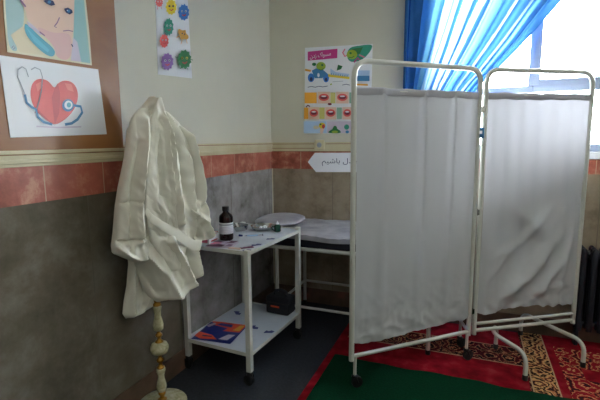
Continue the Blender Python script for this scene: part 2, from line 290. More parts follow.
DECALS = {'heart': [('paper','p',[(-2.281,1.7122),(-1.8383,1.7269),(-1.8145,1.4359),(-2.2702,1.4188)],0),
('heart','p',[(-2.0703,1.6162),(-2.0926,1.6447),(-2.1245,1.6509),(-2.1538,1.6401),(-2.1719,1.6125),(-2.1771,1.5753),(-2.1698,1.5418),(-2.1492,1.5128),(-2.121,1.4892),(-2.0828,1.4696),(-2.039,1.4895),(-1.9997,1.5209),(-1.9699,1.559),(-1.9565,1.5997),(-1.9627,1.6354),(-1.9869,1.656),(-2.023,1.6562),(-2.0525,1.6406)],0),
('heart2','p',[(-2.0703,1.6162),(-2.0525,1.6406),(-2.0461,1.5991),(-2.057,1.5224),(-2.0828,1.4696),(-2.0846,1.5208),(-2.0856,1.5805)],0),
('heart2','p',[(-2.1661,1.5162),(-2.1492,1.5128),(-2.121,1.4892),(-2.0828,1.4696),(-2.1231,1.501),(-2.1553,1.5313)],0),
('heart3','p',[(-2.1507,1.6248),(-2.129,1.6374),(-2.1191,1.6241),(-2.1457,1.5968)],0),
('heart3','p',[(-2.0206,1.6443),(-1.9881,1.6435),(-1.9798,1.6132),(-2.0087,1.6181)],0),
('grey','s',[(-2.199,1.5817),(-2.2105,1.6139),(-2.2219,1.644),(-2.2178,1.6704),(-2.2005,1.6839),(-2.1864,1.6777),(-2.1788,1.6496)],0.0042),
('grey','s',[(-2.1654,1.678),(-2.149,1.6888),(-2.1276,1.6835),(-2.1207,1.6572),(-2.1289,1.6057),(-2.1445,1.5609),(-2.1568,1.5312)],0.0043),
('sblue','s',[(-2.2005,1.5816),(-2.1961,1.5512),(-2.1765,1.5356),(-2.1603,1.5281),(-2.1553,1.4995),(-2.1316,1.48),(-2.0961,1.4722)],0.0099),
('sblue','s',[(-1.9852,1.5563),(-1.9512,1.554),(-1.9458,1.5286),(-1.9717,1.4985),(-2.0035,1.4798),(-2.0369,1.474)],0.0111),
('sblue','p',[(-1.9852,1.5563),(-1.9892,1.5445),(-1.9984,1.5346),(-2.0107,1.5287),(-2.0237,1.528),(-2.0348,1.5324),(-2.0419,1.541),(-2.0436,1.5522),(-2.0397,1.5637),(-2.0309,1.5735),(-2.0188,1.5795),(-2.0058,1.5806),(-1.9945,1.5764),(-1.987,1.5678)],0),
('paper','p',[(-1.9925,1.5574),(-1.9953,1.549),(-2.0016,1.5421),(-2.0101,1.5379),(-2.019,1.5374),(-2.0267,1.5405),(-2.0316,1.5466),(-2.0327,1.5545),(-2.03,1.5627),(-2.0239,1.5696),(-2.0156,1.5738),(-2.0066,1.5745),(-1.9988,1.5716),(-1.9938,1.5654)],0),
('teal','p',[(-1.9999,1.5568),(-2.0015,1.552),(-2.0049,1.548),(-2.0096,1.5455),(-2.0145,1.5452),(-2.0186,1.547),(-2.0213,1.5506),(-2.0219,1.5553),(-2.0204,1.5601),(-2.017,1.5641),(-2.0124,1.5665),(-2.0075,1.5669),(-2.0033,1.5651),(-2.0006,1.5615)],0),
('lilac','s',[(-2.1667,1.4628),(-2.0768,1.4606),(-1.9574,1.4668)],0.0058)],'portrait': [('papercream','p',[(-2.2424,1.9647),(-2.2493,1.8489),(-2.2502,1.7285),(-1.872,1.7395),(-1.873,1.8838),(-1.8827,2.0777)],0),
('paleteal','p',[(-2.2366,1.9605),(-2.2428,1.8505),(-2.2443,1.7364),(-2.2047,1.7374),(-2.2322,1.7919),(-2.1834,1.815),(-2.1686,1.8943),(-2.1804,1.978)],0),
('cream2','p',[(-2.2322,1.7919),(-2.1814,1.8344),(-2.1006,1.7836),(-2.0661,1.7447),(-2.2047,1.7374)],0),
('skin','p',[(-2.1839,1.9769),(-2.1849,1.9211),(-2.1615,1.8961),(-2.1647,1.8637),(-2.1214,1.8353),(-2.054,1.7879),(-2.0507,1.7404),(-1.9847,1.7401),(-1.9656,1.8064),(-1.9641,1.8494),(-1.9501,1.888),(-1.9336,2.0548)],0),
('pinkskin','p',[(-2.1201,1.8486),(-2.0572,1.8362),(-1.9908,1.8542),(-1.9669,1.8381),(-1.9847,1.7401),(-2.0507,1.7404),(-2.054,1.7879),(-2.1216,1.8339)],0),
('paleteal2','p',[(-1.9336,2.0548),(-1.8927,2.0675),(-1.8809,1.7464),(-1.93,1.7446),(-1.9602,1.836)],0),
('lilac','p',[(-1.9625,1.8391),(-1.942,1.8254),(-1.93,1.7446),(-1.9829,1.7418)],0),
('teal','p',[(-2.1766,1.8481),(-2.1565,1.8414),(-2.12,1.8127),(-2.0492,1.7717),(-2.0641,1.7409),(-2.1006,1.7455),(-2.1453,1.7768),(-2.1759,1.8071)],0),
('teal2','p',[(-2.168,1.8312),(-2.1352,1.8062),(-2.0794,1.7675),(-2.0882,1.7557),(-2.1441,1.7881)],0),
('lilac','p',[(-2.1654,1.8572),(-2.1452,1.8492),(-2.1043,1.8226),(-2.1159,1.8168),(-2.1602,1.8393)],0),
('navy','p',[(-2.0879,1.9515),(-2.0679,1.9638),(-2.0448,1.9637),(-2.0367,1.9505),(-2.0547,1.9416),(-2.0759,1.9437)],0),
('sblue','p',[(-2.0548,1.9562),(-2.0559,1.9533),(-2.0583,1.9506),(-2.0616,1.9485),(-2.0651,1.9475),(-2.0681,1.9478),(-2.07,1.9494),(-2.0706,1.9518),(-2.0695,1.9547),(-2.0672,1.9574),(-2.0639,1.9595),(-2.0604,1.9604),(-2.0573,1.9602),(-2.0554,1.9586)],0),
('navy','p',[(-1.9969,1.9463),(-1.977,1.9558),(-1.958,1.9511),(-1.9554,1.9419),(-1.971,1.9295),(-1.9899,1.933)],0),
('sblue','p',[(-1.9671,1.9445),(-1.9682,1.9415),(-1.9708,1.9386),(-1.9744,1.9365),(-1.9782,1.9355),(-1.9816,1.9358),(-1.9837,1.9374),(-1.9843,1.94),(-1.9832,1.943),(-1.9806,1.9458),(-1.977,1.948),(-1.9732,1.949),(-1.9699,1.9487),(-1.9677,1.9471)],0),
('paper','p',[(-1.9789,1.9442),(-1.9793,1.9432),(-1.9803,1.9422),(-1.9818,1.9414),(-1.9833,1.941),(-1.9846,1.941),(-1.9855,1.9415),(-1.9857,1.9424),(-1.9853,1.9434),(-1.9843,1.9444),(-1.9829,1.9452),(-1.9814,1.9456),(-1.98,1.9455),(-1.9791,1.945)],0),
('lilacd','s',[(-2.0228,1.9054),(-2.0354,1.8819),(-2.0506,1.8634),(-2.0405,1.8616)],0.0042),
('lilacd','s',[(-2.0114,1.8545),(-1.9858,1.863),(-1.9628,1.8639)],0.0036),
('lilacd','s',[(-2.1185,1.8281),(-2.0973,1.8175)],0.0054),
('navy','s',[(-1.9764,1.8099),(-1.9705,1.7997)],0.0058),
('lilacd','s',[(-2.1887,1.9293),(-2.1765,1.9172),(-2.1673,1.9072)],0.0077),
('lilacd','s',[(-2.237,1.7445),(-2.2295,1.754),(-2.2235,1.749),(-2.2336,1.7396)],0.0019)],'germs': [('paper','p',[(-1.406,2.2109),(-1.4147,1.763),(-1.1065,1.7809),(-1.1189,2.2991)],0),
('pink','s',[(-1.3872,2.13),(-1.3924,2.1051)],0.0042),
('pink','s',[(-1.3642,2.1363),(-1.3593,2.117)],0.0042),
('heart','p',[(-1.3498,2.1538),(-1.3463,2.1477),(-1.355,2.1411),(-1.3571,2.133),(-1.3669,2.1302),(-1.3738,2.1226),(-1.3817,2.1246),(-1.3912,2.1199),(-1.3947,2.1258),(-1.4036,2.1256),(-1.4017,2.1336),(-1.4074,2.1377),(-1.4008,2.1453),(-1.4015,2.1526),(-1.3921,2.1574),(-1.3875,2.1656),(-1.3784,2.1661),(-1.3699,2.1726),(-1.3639,2.1686),(-1.3541,2.1714),(-1.3532,2.164),(-1.3452,2.1621)],0),
('paper','p',[(-1.3808,2.1482),(-1.3814,2.1466),(-1.383,2.145),(-1.3851,2.1438),(-1.3874,2.1432),(-1.3895,2.1432),(-1.3908,2.144),(-1.3912,2.1453),(-1.3906,2.1469),(-1.3891,2.1485),(-1.3869,2.1497),(-1.3846,2.1503),(-1.3826,2.1503),(-1.3812,2.1495)],0),
('navy','p',[(-1.3829,2.1472),(-1.3832,2.1463),(-1.384,2.1455),(-1.3851,2.1448),(-1.3863,2.1445),(-1.3873,2.1446),(-1.3879,2.145),(-1.3881,2.1458),(-1.3878,2.1466),(-1.387,2.1475),(-1.386,2.1482),(-1.3848,2.1485),(-1.3838,2.1484),(-1.3831,2.148)],0),
('paper','p',[(-1.3608,2.1538),(-1.3614,2.1522),(-1.363,2.1506),(-1.3652,2.1494),(-1.3675,2.1487),(-1.3696,2.1488),(-1.371,2.1495),(-1.3714,2.1509),(-1.3707,2.1525),(-1.3692,2.1541),(-1.367,2.1553),(-1.3646,2.156),(-1.3626,2.1559),(-1.3612,2.1551)],0),
('navy','p',[(-1.364,2.1525),(-1.3643,2.1516),(-1.3651,2.1508),(-1.3662,2.1501),(-1.3674,2.1498),(-1.3684,2.1498),(-1.3691,2.1503),(-1.3693,2.151),(-1.369,2.1519),(-1.3682,2.1528),(-1.3671,2.1535),(-1.3659,2.1538),(-1.3649,2.1537),(-1.3642,2.1533)],0),
('heart2','s',[(-1.3874,2.1361),(-1.3772,2.1359),(-1.3663,2.143)],0.0034),
('yellow','p',[(-1.2366,2.1594),(-1.231,2.1484),(-1.2451,2.1372),(-1.2485,2.1228),(-1.2645,2.1185),(-1.2758,2.1055),(-1.2885,2.1095),(-1.3037,2.1019),(-1.3093,2.1126),(-1.3236,2.1127),(-1.3205,2.1267),(-1.3296,2.1343),(-1.3189,2.1473),(-1.3199,2.1601),(-1.305,2.1681),(-1.2975,2.1822),(-1.2829,2.1827),(-1.2691,2.1938),(-1.2594,2.1864),(-1.2434,2.1908),(-1.242,2.1778),(-1.2291,2.1739)],0),
('navy','p',[(-1.2869,2.1513),(-1.2879,2.1485),(-1.2904,2.1458),(-1.2938,2.1437),(-1.2976,2.1427),(-1.3008,2.143),(-1.303,2.1444),(-1.3036,2.1467),(-1.3026,2.1495),(-1.3001,2.1522),(-1.2967,2.1542),(-1.2929,2.1552),(-1.2897,2.155),(-1.2875,2.1536)],0),
('navy','p',[(-1.2903,2.1496),(-1.2908,2.148),(-1.2921,2.1466),(-1.2938,2.1455),(-1.2957,2.145),(-1.2973,2.1452),(-1.2983,2.146),(-1.2987,2.1473),(-1.2981,2.1489),(-1.2969,2.1503),(-1.2952,2.1514),(-1.2933,2.1519),(-1.2917,2.1518),(-1.2906,2.1509)],0),
('navy','p',[(-1.2545,2.16),(-1.2555,2.1572),(-1.2581,2.1545),(-1.2616,2.1524),(-1.2654,2.1514),(-1.2687,2.1516),(-1.271,2.153),(-1.2716,2.1554),(-1.2706,2.1582),(-1.268,2.1609),(-1.2645,2.163),(-1.2607,2.1641),(-1.2574,2.1638),(-1.2551,2.1624)],0),
('navy','p',[(-1.2597,2.1579),(-1.2602,2.1563),(-1.2615,2.1548),(-1.2633,2.1537),(-1.2652,2.1532),(-1.2668,2.1534),(-1.2679,2.1542),(-1.2682,2.1556),(-1.2677,2.1571),(-1.2664,2.1586),(-1.2647,2.1597),(-1.2628,2.1603),(-1.2611,2.1601),(-1.26,2.1592)],0),
('heart2','s',[(-1.2975,2.1303),(-1.2811,2.1292),(-1.2635,2.1412)],0.0059),
('blue','p',[(-1.1211,2.1611),(-1.1149,2.1488),(-1.1302,2.1367),(-1.1339,2.1208),(-1.1513,2.1164),(-1.1635,2.1022),(-1.1773,2.1068),(-1.1938,2.0986),(-1.1999,2.1106),(-1.2154,2.1109),(-1.2121,2.1263),(-1.222,2.1349),(-1.2104,2.149),(-1.2116,2.1632),(-1.1954,2.1718),(-1.1873,2.1873),(-1.1714,2.1876),(-1.1564,2.1997),(-1.1459,2.1914),(-1.1285,2.196),(-1.127,2.1815),(-1.1129,2.177)],0),
('paper','p',[(-1.1756,2.1529),(-1.1768,2.1499),(-1.1794,2.1469),(-1.1832,2.1447),(-1.1872,2.1437),(-1.1908,2.144),(-1.1931,2.1456),(-1.1938,2.1482),(-1.1927,2.1512),(-1.19,2.1541),(-1.1863,2.1564),(-1.1823,2.1574),(-1.1787,2.1571),(-1.1763,2.1555)],0),
('navy','p',[(-1.1793,2.1512),(-1.1799,2.1494),(-1.1813,2.1478),(-1.1832,2.1467),(-1.1852,2.1461),(-1.1869,2.1464),(-1.1881,2.1473),(-1.1884,2.1488),(-1.1879,2.1505),(-1.1865,2.1521),(-1.1846,2.1533),(-1.1826,2.1538),(-1.1809,2.1536),(-1.1797,2.1526)],0),
('paper','p',[(-1.1405,2.1621),(-1.1416,2.159),(-1.1444,2.156),(-1.1482,2.1538),(-1.1523,2.1527),(-1.156,2.153),(-1.1584,2.1546),(-1.1591,2.1573),(-1.158,2.1603),(-1.1552,2.1633),(-1.1514,2.1656),(-1.1473,2.1666),(-1.1436,2.1664),(-1.1412,2.1647)],0),
('navy','p',[(-1.1461,2.1598),(-1.1467,2.1581),(-1.1481,2.1565),(-1.15,2.1553),(-1.1521,2.1547),(-1.1539,2.155),(-1.1551,2.1559),(-1.1554,2.1574),(-1.1549,2.1591),(-1.1535,2.1607),(-1.1516,2.162),(-1.1495,2.1625),(-1.1477,2.1623),(-1.1465,2.1613)],0),
('heart2','s',[(-1.1872,2.13),(-1.1693,2.1285),(-1.1502,2.1414)],0.0065),
('tealgreen','p',[(-1.2773,2.0419),(-1.2727,2.029),(-1.2849,2.0179),(-1.2882,2.0022),(-1.3019,1.9991),(-1.3117,1.9856),(-1.3225,1.9914),(-1.3356,1.9844),(-1.3401,1.997),(-1.3524,1.9986),(-1.3495,2.014),(-1.3571,2.0235),(-1.3477,2.0369),(-1.3483,2.0515),(-1.3353,2.0589),(-1.3287,2.074),(-1.3162,2.073),(-1.3042,2.0839),(-1.2961,2.0746),(-1.2824,2.0779),(-1.2815,2.0631),(-1.2706,2.0574)],0),
('paper','p',[(-1.3202,2.0381),(-1.3211,2.035),(-1.3233,2.0323),(-1.3263,2.0304),(-1.3295,2.0296),(-1.3323,2.0302),(-1.3341,2.032),(-1.3346,2.0347),(-1.3337,2.0377),(-1.3315,2.0405),(-1.3285,2.0424),(-1.3253,2.0432),(-1.3225,2.0426),(-1.3207,2.0408)],0),
('navy','p',[(-1.3232,2.0366),(-1.3236,2.0349),(-1.3247,2.0334),(-1.3262,2.0323),(-1.3278,2.0319),(-1.3292,2.0323),(-1.3301,2.0334),(-1.3304,2.0349),(-1.3299,2.0366),(-1.3288,2.0381),(-1.3273,2.0392),(-1.3257,2.0395),(-1.3243,2.0392),(-1.3234,2.0381)],0),
('paper','p',[(-1.2924,2.0445),(-1.2934,2.0415),(-1.2956,2.0387),(-1.2986,2.0367),(-1.3019,2.036),(-1.3048,2.0366),(-1.3066,2.0384),(-1.3071,2.0411),(-1.3062,2.0442),(-1.304,2.0469),(-1.3009,2.0489),(-1.2977,2.0497),(-1.2948,2.0491),(-1.2929,2.0473)],0),
('navy','p',[(-1.2969,2.0427),(-1.2974,2.041),(-1.2985,2.0394),(-1.3,2.0384),(-1.3017,2.038),(-1.3031,2.0384),(-1.304,2.0394),(-1.3043,2.041),(-1.3038,2.0427),(-1.3026,2.0442),(-1.3011,2.0453),(-1.2995,2.0457),(-1.2981,2.0453),(-1.2971,2.0442)],0),
('heart2','s',[(-1.3297,2.0157),(-1.3157,2.0127),(-1.3005,2.0243)],0.0066),
('orange','s',[(-1.2248,2.0042),(-1.2531,1.9872)],0.0045),
('orange','s',[(-1.2022,1.9866),(-1.2153,1.9594)],0.0046),
('orange','s',[(-1.1635,2.0002),(-1.1557,1.9756)],0.0058),
('gold','p',[(-1.2308,2.0449),(-1.1946,2.0386),(-1.1635,2.0535),(-1.1651,2.0305),(-1.1349,2.0233),(-1.1443,2.0008),(-1.1886,1.9939),(-1.2209,1.9828),(-1.219,2.0077),(-1.2401,2.0175)],0),
('navy','p',[(-1.1938,2.0243),(-1.1945,2.0222),(-1.1962,2.0202),(-1.1985,2.0189),(-1.2011,2.0183),(-1.2033,2.0187),(-1.2047,2.0199),(-1.2051,2.0218),(-1.2044,2.0239),(-1.2027,2.0258),(-1.2004,2.0272),(-1.1979,2.0277),(-1.1957,2.0273),(-1.1942,2.0261)],0),
('navy','p',[(-1.1712,2.0246),(-1.172,2.0225),(-1.1737,2.0206),(-1.1761,2.0192),(-1.1786,2.0187),(-1.1808,2.019),(-1.1823,2.0203),(-1.1827,2.0222),(-1.182,2.0243),(-1.1803,2.0262),(-1.178,2.0276),(-1.1754,2.0281),(-1.1732,2.0278),(-1.1717,2.0265)],0),
('heart','p',[(-1.3304,1.954),(-1.3261,1.944),(-1.3373,1.9352),(-1.3401,1.9229),(-1.3527,1.9204),(-1.3616,1.9099),(-1.3716,1.9143),(-1.3837,1.9088),(-1.388,1.9185),(-1.3994,1.9197),(-1.3968,1.9317),(-1.4039,1.9391),(-1.3954,1.9497),(-1.3961,1.961),(-1.3842,1.9668),(-1.3782,1.9787),(-1.3666,1.9779),(-1.3556,1.9866),(-1.3481,1.9794),(-1.3355,1.982),(-1.3345,1.9705),(-1.3244,1.9661)],0),
('paper','p',[(-1.37,1.9507),(-1.3708,1.9483),(-1.3728,1.9462),(-1.3756,1.9446),(-1.3785,1.9441),(-1.3811,1.9445),(-1.3828,1.9459),(-1.3833,1.948),(-1.3824,1.9504),(-1.3805,1.9525),(-1.3777,1.954),(-1.3748,1.9547),(-1.3722,1.9542),(-1.3705,1.9528)],0),
('navy','p',[(-1.3727,1.9495),(-1.3731,1.9482),(-1.3741,1.947),(-1.3755,1.9462),(-1.377,1.9459),(-1.3783,1.9462),(-1.3791,1.947),(-1.3793,1.9482),(-1.3789,1.9495),(-1.3779,1.9507),(-1.3766,1.9515),(-1.3751,1.9518),(-1.3738,1.9515),(-1.3729,1.9507)],0),
('paper','p',[(-1.3444,1.9559),(-1.3453,1.9535),(-1.3473,1.9513),(-1.3501,1.9498),(-1.3531,1.9492),(-1.3557,1.9496),(-1.3575,1.9511),(-1.3579,1.9532),(-1.3571,1.9555),(-1.3551,1.9577),(-1.3523,1.9593),(-1.3493,1.9599),(-1.3467,1.9595),(-1.3449,1.958)],0),
('navy','p',[(-1.3485,1.9544),(-1.349,1.9531),(-1.35,1.9519),(-1.3514,1.9511),(-1.3529,1.9508),(-1.3542,1.9511),(-1.3551,1.9519),(-1.3553,1.9531),(-1.3549,1.9544),(-1.3539,1.9556),(-1.3525,1.9564),(-1.351,1.9568),(-1.3496,1.9565),(-1.3488,1.9556)],0),
('heart2','s',[(-1.3786,1.9332),(-1.3656,1.931),(-1.3517,1.9401)],0.0051),
('purple','p',[(-1.3026,1.8475),(-1.2964,1.8343),(-1.3118,1.8235),(-1.3156,1.8077),(-1.3331,1.805),(-1.3453,1.7918),(-1.3591,1.7979),(-1.3756,1.7914),(-1.3816,1.8042),(-1.3971,1.8062),(-1.3937,1.8215),(-1.4035,1.8312),(-1.3919,1.8444),(-1.393,1.859),(-1.3768,1.8661),(-1.3686,1.8811),(-1.3527,1.8797),(-1.3377,1.8905),(-1.3272,1.8809),(-1.3098,1.8839),(-1.3084,1.869),(-1.2942,1.8629)],0),
('paper','p',[(-1.3572,1.8448),(-1.3583,1.8418),(-1.361,1.8391),(-1.3648,1.8372),(-1.3688,1.8366),(-1.3723,1.8373),(-1.3747,1.8391),(-1.3753,1.8418),(-1.3742,1.8448),(-1.3715,1.8475),(-1.3678,1.8494),(-1.3638,1.8501),(-1.3602,1.8494),(-1.3578,1.8475)],0),
('navy','p',[(-1.3609,1.8434),(-1.3615,1.8417),(-1.3628,1.8402),(-1.3647,1.8392),(-1.3667,1.8389),(-1.3685,1.8393),(-1.3696,1.8404),(-1.37,1.8419),(-1.3694,1.8436),(-1.368,1.8451),(-1.3662,1.8461),(-1.3641,1.8464),(-1.3624,1.846),(-1.3612,1.8449)],0),
('paper','p',[(-1.3219,1.8505),(-1.3231,1.8475),(-1.3259,1.8447),(-1.3297,1.8428),(-1.3339,1.8422),(-1.3375,1.8429),(-1.3399,1.8448),(-1.3406,1.8475),(-1.3395,1.8505),(-1.3367,1.8533),(-1.3329,1.8552),(-1.3287,1.8559),(-1.3251,1.8552),(-1.3227,1.8533)],0),
('navy','p',[(-1.3276,1.8488),(-1.3282,1.8471),(-1.3296,1.8456),(-1.3315,1.8445),(-1.3336,1.8442),(-1.3354,1.8446),(-1.3366,1.8457),(-1.337,1.8473),(-1.3364,1.849),(-1.335,1.8505),(-1.3331,1.8515),(-1.331,1.8519),(-1.3292,1.8514),(-1.328,1.8503)],0),
('heart2','s',[(-1.3688,1.8226),(-1.351,1.8192),(-1.3318,1.8304)],0.0066),
('green','s',[(-1.2525,1.8767),(-1.2828,1.8771)],0.0045),
('green','s',[(-1.1445,1.8891),(-1.1131,1.8861)],0.0047),
('green','s',[(-1.2244,1.8363),(-1.2387,1.8172)],0.0046),
('green','s',[(-1.1811,1.8372),(-1.167,1.8196)],0.0047),
('green','p',[(-1.1388,1.8865),(-1.131,1.8713),(-1.1502,1.8584),(-1.1547,1.8398),(-1.1764,1.8365),(-1.1916,1.8208),(-1.2088,1.8278),(-1.2292,1.8199),(-1.2367,1.8347),(-1.256,1.8368),(-1.2519,1.8547),(-1.2641,1.8659),(-1.2499,1.8814),(-1.2513,1.8983),(-1.2314,1.9068),(-1.2215,1.9244),(-1.2017,1.9232),(-1.1832,1.936),(-1.17,1.9251),(-1.1483,1.9289),(-1.1463,1.9115),(-1.1286,1.9048)],0),
('yellow','p',[(-1.2069,1.8824),(-1.2082,1.8789),(-1.2116,1.8757),(-1.2162,1.8735),(-1.2212,1.8727),(-1.2256,1.8734),(-1.2285,1.8755),(-1.2294,1.8787),(-1.228,1.8822),(-1.2247,1.8854),(-1.2201,1.8876),(-1.2151,1.8885),(-1.2107,1.8877),(-1.2077,1.8856)],0),
('navy','p',[(-1.2115,1.8807),(-1.2122,1.8788),(-1.2138,1.877),(-1.2162,1.8758),(-1.2187,1.8754),(-1.2209,1.8758),(-1.2223,1.8771),(-1.2227,1.8788),(-1.222,1.8808),(-1.2204,1.8826),(-1.218,1.8838),(-1.2155,1.8842),(-1.2133,1.8837),(-1.2119,1.8825)],0),
('yellow','p',[(-1.1631,1.8898),(-1.1645,1.8862),(-1.1679,1.8829),(-1.1727,1.8807),(-1.1779,1.8798),(-1.1824,1.8805),(-1.1854,1.8827),(-1.1863,1.8859),(-1.1849,1.8894),(-1.1815,1.8927),(-1.1768,1.895),(-1.1716,1.8959),(-1.167,1.8951),(-1.164,1.893)],0),
('navy','p',[(-1.1702,1.8876),(-1.1709,1.8856),(-1.1726,1.8838),(-1.175,1.8826),(-1.1776,1.8822),(-1.1798,1.8826),(-1.1813,1.8839),(-1.1818,1.8857),(-1.181,1.8877),(-1.1793,1.8895),(-1.1769,1.8907),(-1.1744,1.8911),(-1.1721,1.8907),(-1.1706,1.8894)],0),
('heart2','s',[(-1.2211,1.8564),(-1.1989,1.8527),(-1.1752,1.8661)],0.0077)],'teeth': [('paper','p',[(0.3168,2.1431),(0.8712,2.1251),(0.8675,1.8428),(0.8641,1.4537),(0.3082,1.4563)],0),
('magenta','p',[(0.3413,2.1107),(0.5914,2.1132),(0.5893,2.0415),(0.3409,2.0404)],0),
('tealgreen','p',[(0.6827,2.1146),(0.772,2.1226),(0.8713,2.1229),(0.8638,2.0861),(0.826,2.0381),(0.7734,2.0063),(0.6957,2.0007),(0.6651,2.0483)],0),
('green','p',[(0.7068,2.1013),(0.7958,2.1072),(0.7728,2.0623),(0.7372,2.0539)],0),
('pink','s',[(0.6525,2.1058),(0.6345,2.079),(0.6529,2.0492),(0.6747,2.0588)],0.0102),
('magenta','s',[(0.7258,1.9985),(0.7553,2.0301),(0.7854,1.9942),(0.8088,2.0149)],0.0113),
('pink','s',[(0.767,2.0516),(0.8085,2.0316)],0.009),
('lime','p',[(0.7527,2.0561),(0.7486,2.0408),(0.7368,2.0292),(0.7196,2.0236),(0.7003,2.025),(0.6828,2.0333),(0.6706,2.0468),(0.6662,2.0629),(0.6704,2.0783),(0.6823,2.0899),(0.6997,2.0954),(0.7189,2.0938),(0.7362,2.0855),(0.7483,2.072)],0),
('green','p',[(0.7083,2.0697),(0.7074,2.0664),(0.7048,2.0638),(0.7009,2.0626),(0.6966,2.063),(0.6928,2.0648),(0.6901,2.0678),(0.6891,2.0713),(0.69,2.0746),(0.6926,2.0771),(0.6965,2.0783),(0.7008,2.078),(0.7046,2.0762),(0.7073,2.0732)],0),
('green','s',[(0.6833,2.0412),(0.7075,2.0337),(0.7277,2.0457)],0.0057),
('green','p',[(0.5981,1.9905),(0.6351,1.9765),(0.623,1.9544),(0.586,1.9454)],0),
('orange','p',[(0.3183,1.9783),(0.3704,1.9654),(0.3664,1.9503),(0.3182,1.9605)],0),
('blue','p',[(0.3987,1.9022),(0.3958,1.887),(0.3878,1.8751),(0.3764,1.8689),(0.3636,1.8696),(0.3521,1.8772),(0.3442,1.89),(0.3414,1.9057),(0.3444,1.9209),(0.3524,1.9328),(0.3639,1.9389),(0.3766,1.9381),(0.388,1.9306),(0.3959,1.9178)],0),
('blue','p',[(0.5237,1.8948),(0.5212,1.8787),(0.5142,1.8661),(0.5041,1.8595),(0.4928,1.8601),(0.4826,1.8679),(0.4756,1.8814),(0.473,1.8978),(0.4756,1.9139),(0.4826,1.9265),(0.4928,1.933),(0.504,1.9323),(0.5141,1.9245),(0.5212,1.9111)],0),
('sblue','p',[(0.3769,1.959),(0.4156,1.9741),(0.4667,1.9648),(0.511,1.927),(0.4667,1.8947),(0.4025,1.8985)],0),
('navy','p',[(0.3844,1.8913),(0.3831,1.8841),(0.3794,1.8786),(0.3742,1.8757),(0.3684,1.876),(0.3632,1.8795),(0.3596,1.8855),(0.3584,1.8928),(0.3597,1.8999),(0.3633,1.9055),(0.3686,1.9084),(0.3744,1.908),(0.3795,1.9045),(0.3831,1.8985)],0),
('navy','p',[(0.5111,1.8815),(0.51,1.875),(0.5068,1.8699),(0.5023,1.8672),(0.4972,1.8675),(0.4926,1.8707),(0.4894,1.8762),(0.4883,1.8828),(0.4894,1.8894),(0.4926,1.8945),(0.4972,1.8971),(0.5022,1.8968),(0.5068,1.8936),(0.51,1.8882)],0),
('paper','p',[(0.445,1.9194),(0.444,1.9124),(0.4411,1.9068),(0.437,1.9039),(0.4324,1.9042),(0.4283,1.9076),(0.4255,1.9135),(0.4245,1.9207),(0.4255,1.9278),(0.4284,1.9333),(0.4325,1.9362),(0.4371,1.9359),(0.4412,1.9325),(0.444,1.9266)],0),
('green','p',[(0.4157,2.0057),(0.4139,2.0002),(0.4089,1.9961),(0.4017,1.9941),(0.3937,1.9947),(0.3864,1.9977),(0.3814,2.0025),(0.3797,2.0082),(0.3815,2.0137),(0.3865,2.0178),(0.3937,2.0198),(0.4018,2.0192),(0.409,2.0162),(0.4139,2.0114)],0),
('lime','p',[(0.4971,1.986),(0.4931,1.9722),(0.4819,1.9616),(0.4656,1.9564),(0.4474,1.9576),(0.4311,1.965),(0.4197,1.9772),(0.4157,1.9917),(0.4198,2.0056),(0.4312,2.0161),(0.4475,2.0213),(0.4656,2.0199),(0.4819,2.0125),(0.4931,2.0004)],0),
('green','p',[(0.4769,1.9956),(0.4759,1.9921),(0.4731,1.9895),(0.469,1.9882),(0.4645,1.9885),(0.4604,1.9903),(0.4576,1.9934),(0.4566,1.997),(0.4576,2.0005),(0.4604,2.0031),(0.4645,2.0044),(0.469,2.0041),(0.4731,2.0022),(0.4759,1.9992)],0),
('green','s',[(0.4348,1.967),(0.4565,1.9562),(0.4794,1.9675)],0.0059),
('paleblue','p',[(0.5361,1.966),(0.5798,1.9342),(0.6904,1.9123),(0.6906,1.8917),(0.5362,1.9196)],0),
('yellow','p',[(0.5173,1.9231),(0.693,1.8915),(0.6932,1.8732),(0.5174,1.9021)],0),
('sblue','s',[(0.5449,1.9283),(0.545,1.9121)],0.0046),
('sblue','s',[(0.5637,1.9248),(0.5637,1.9086)],0.0046),
('sblue','s',[(0.5824,1.9213),(0.5824,1.9052)],0.0046),
('sblue','s',[(0.601,1.9179),(0.601,1.9017)],0.0046),
('sblue','s',[(0.6195,1.9144),(0.6196,1.8983)],0.0046),
('sblue','s',[(0.638,1.911),(0.6381,1.8949)],0.0046),
('sblue','s',[(0.6564,1.9075),(0.6565,1.8914)],0.0046),
('sblue','s',[(0.6747,1.9041),(0.6748,1.888)],0.0046),
('navy','s',[(0.3437,1.8293),(0.3763,1.8335),(0.4088,1.8259),(0.441,1.8325),(0.473,1.8249),(0.515,1.8298)],0.0048),
('lime','s',[(0.5364,1.838),(0.5489,1.8455)],0.0094),
('grey','s',[(0.5552,1.8603),(0.642,1.8601)],0.0035),
('navy','s',[(0.636,1.8304),(0.6667,1.8356),(0.6972,1.8271)],0.0046),
('sblue','p',[(0.7509,1.8949),(0.8528,1.8909),(0.8534,1.8492),(0.7513,1.855)],0),
('paleblue','p',[(0.7504,1.9346),(0.8546,1.9278),(0.8528,1.8886),(0.7509,1.8949)],0),
('orange','p',[(0.7491,1.8357),(0.8408,1.8273),(0.841,1.8137),(0.7492,1.8231)],0),
('orange','p',[(0.3171,1.7887),(0.4216,1.7837),(0.4214,1.6978),(0.3165,1.7018)],0),
('lime2','p',[(0.5378,1.7782),(0.5805,1.7762),(0.5808,1.6917),(0.538,1.6933)],0),
('tealgreen2','p',[(0.6941,1.7708),(0.7305,1.769),(0.7313,1.6859),(0.6948,1.6873)],0),
('orange','p',[(0.8263,1.7645),(0.857,1.763),(0.8583,1.681),(0.8275,1.6822)],0),
('skin','p',[(0.4306,1.788),(0.5352,1.783),(0.5355,1.6922),(0.4305,1.6963)],0),
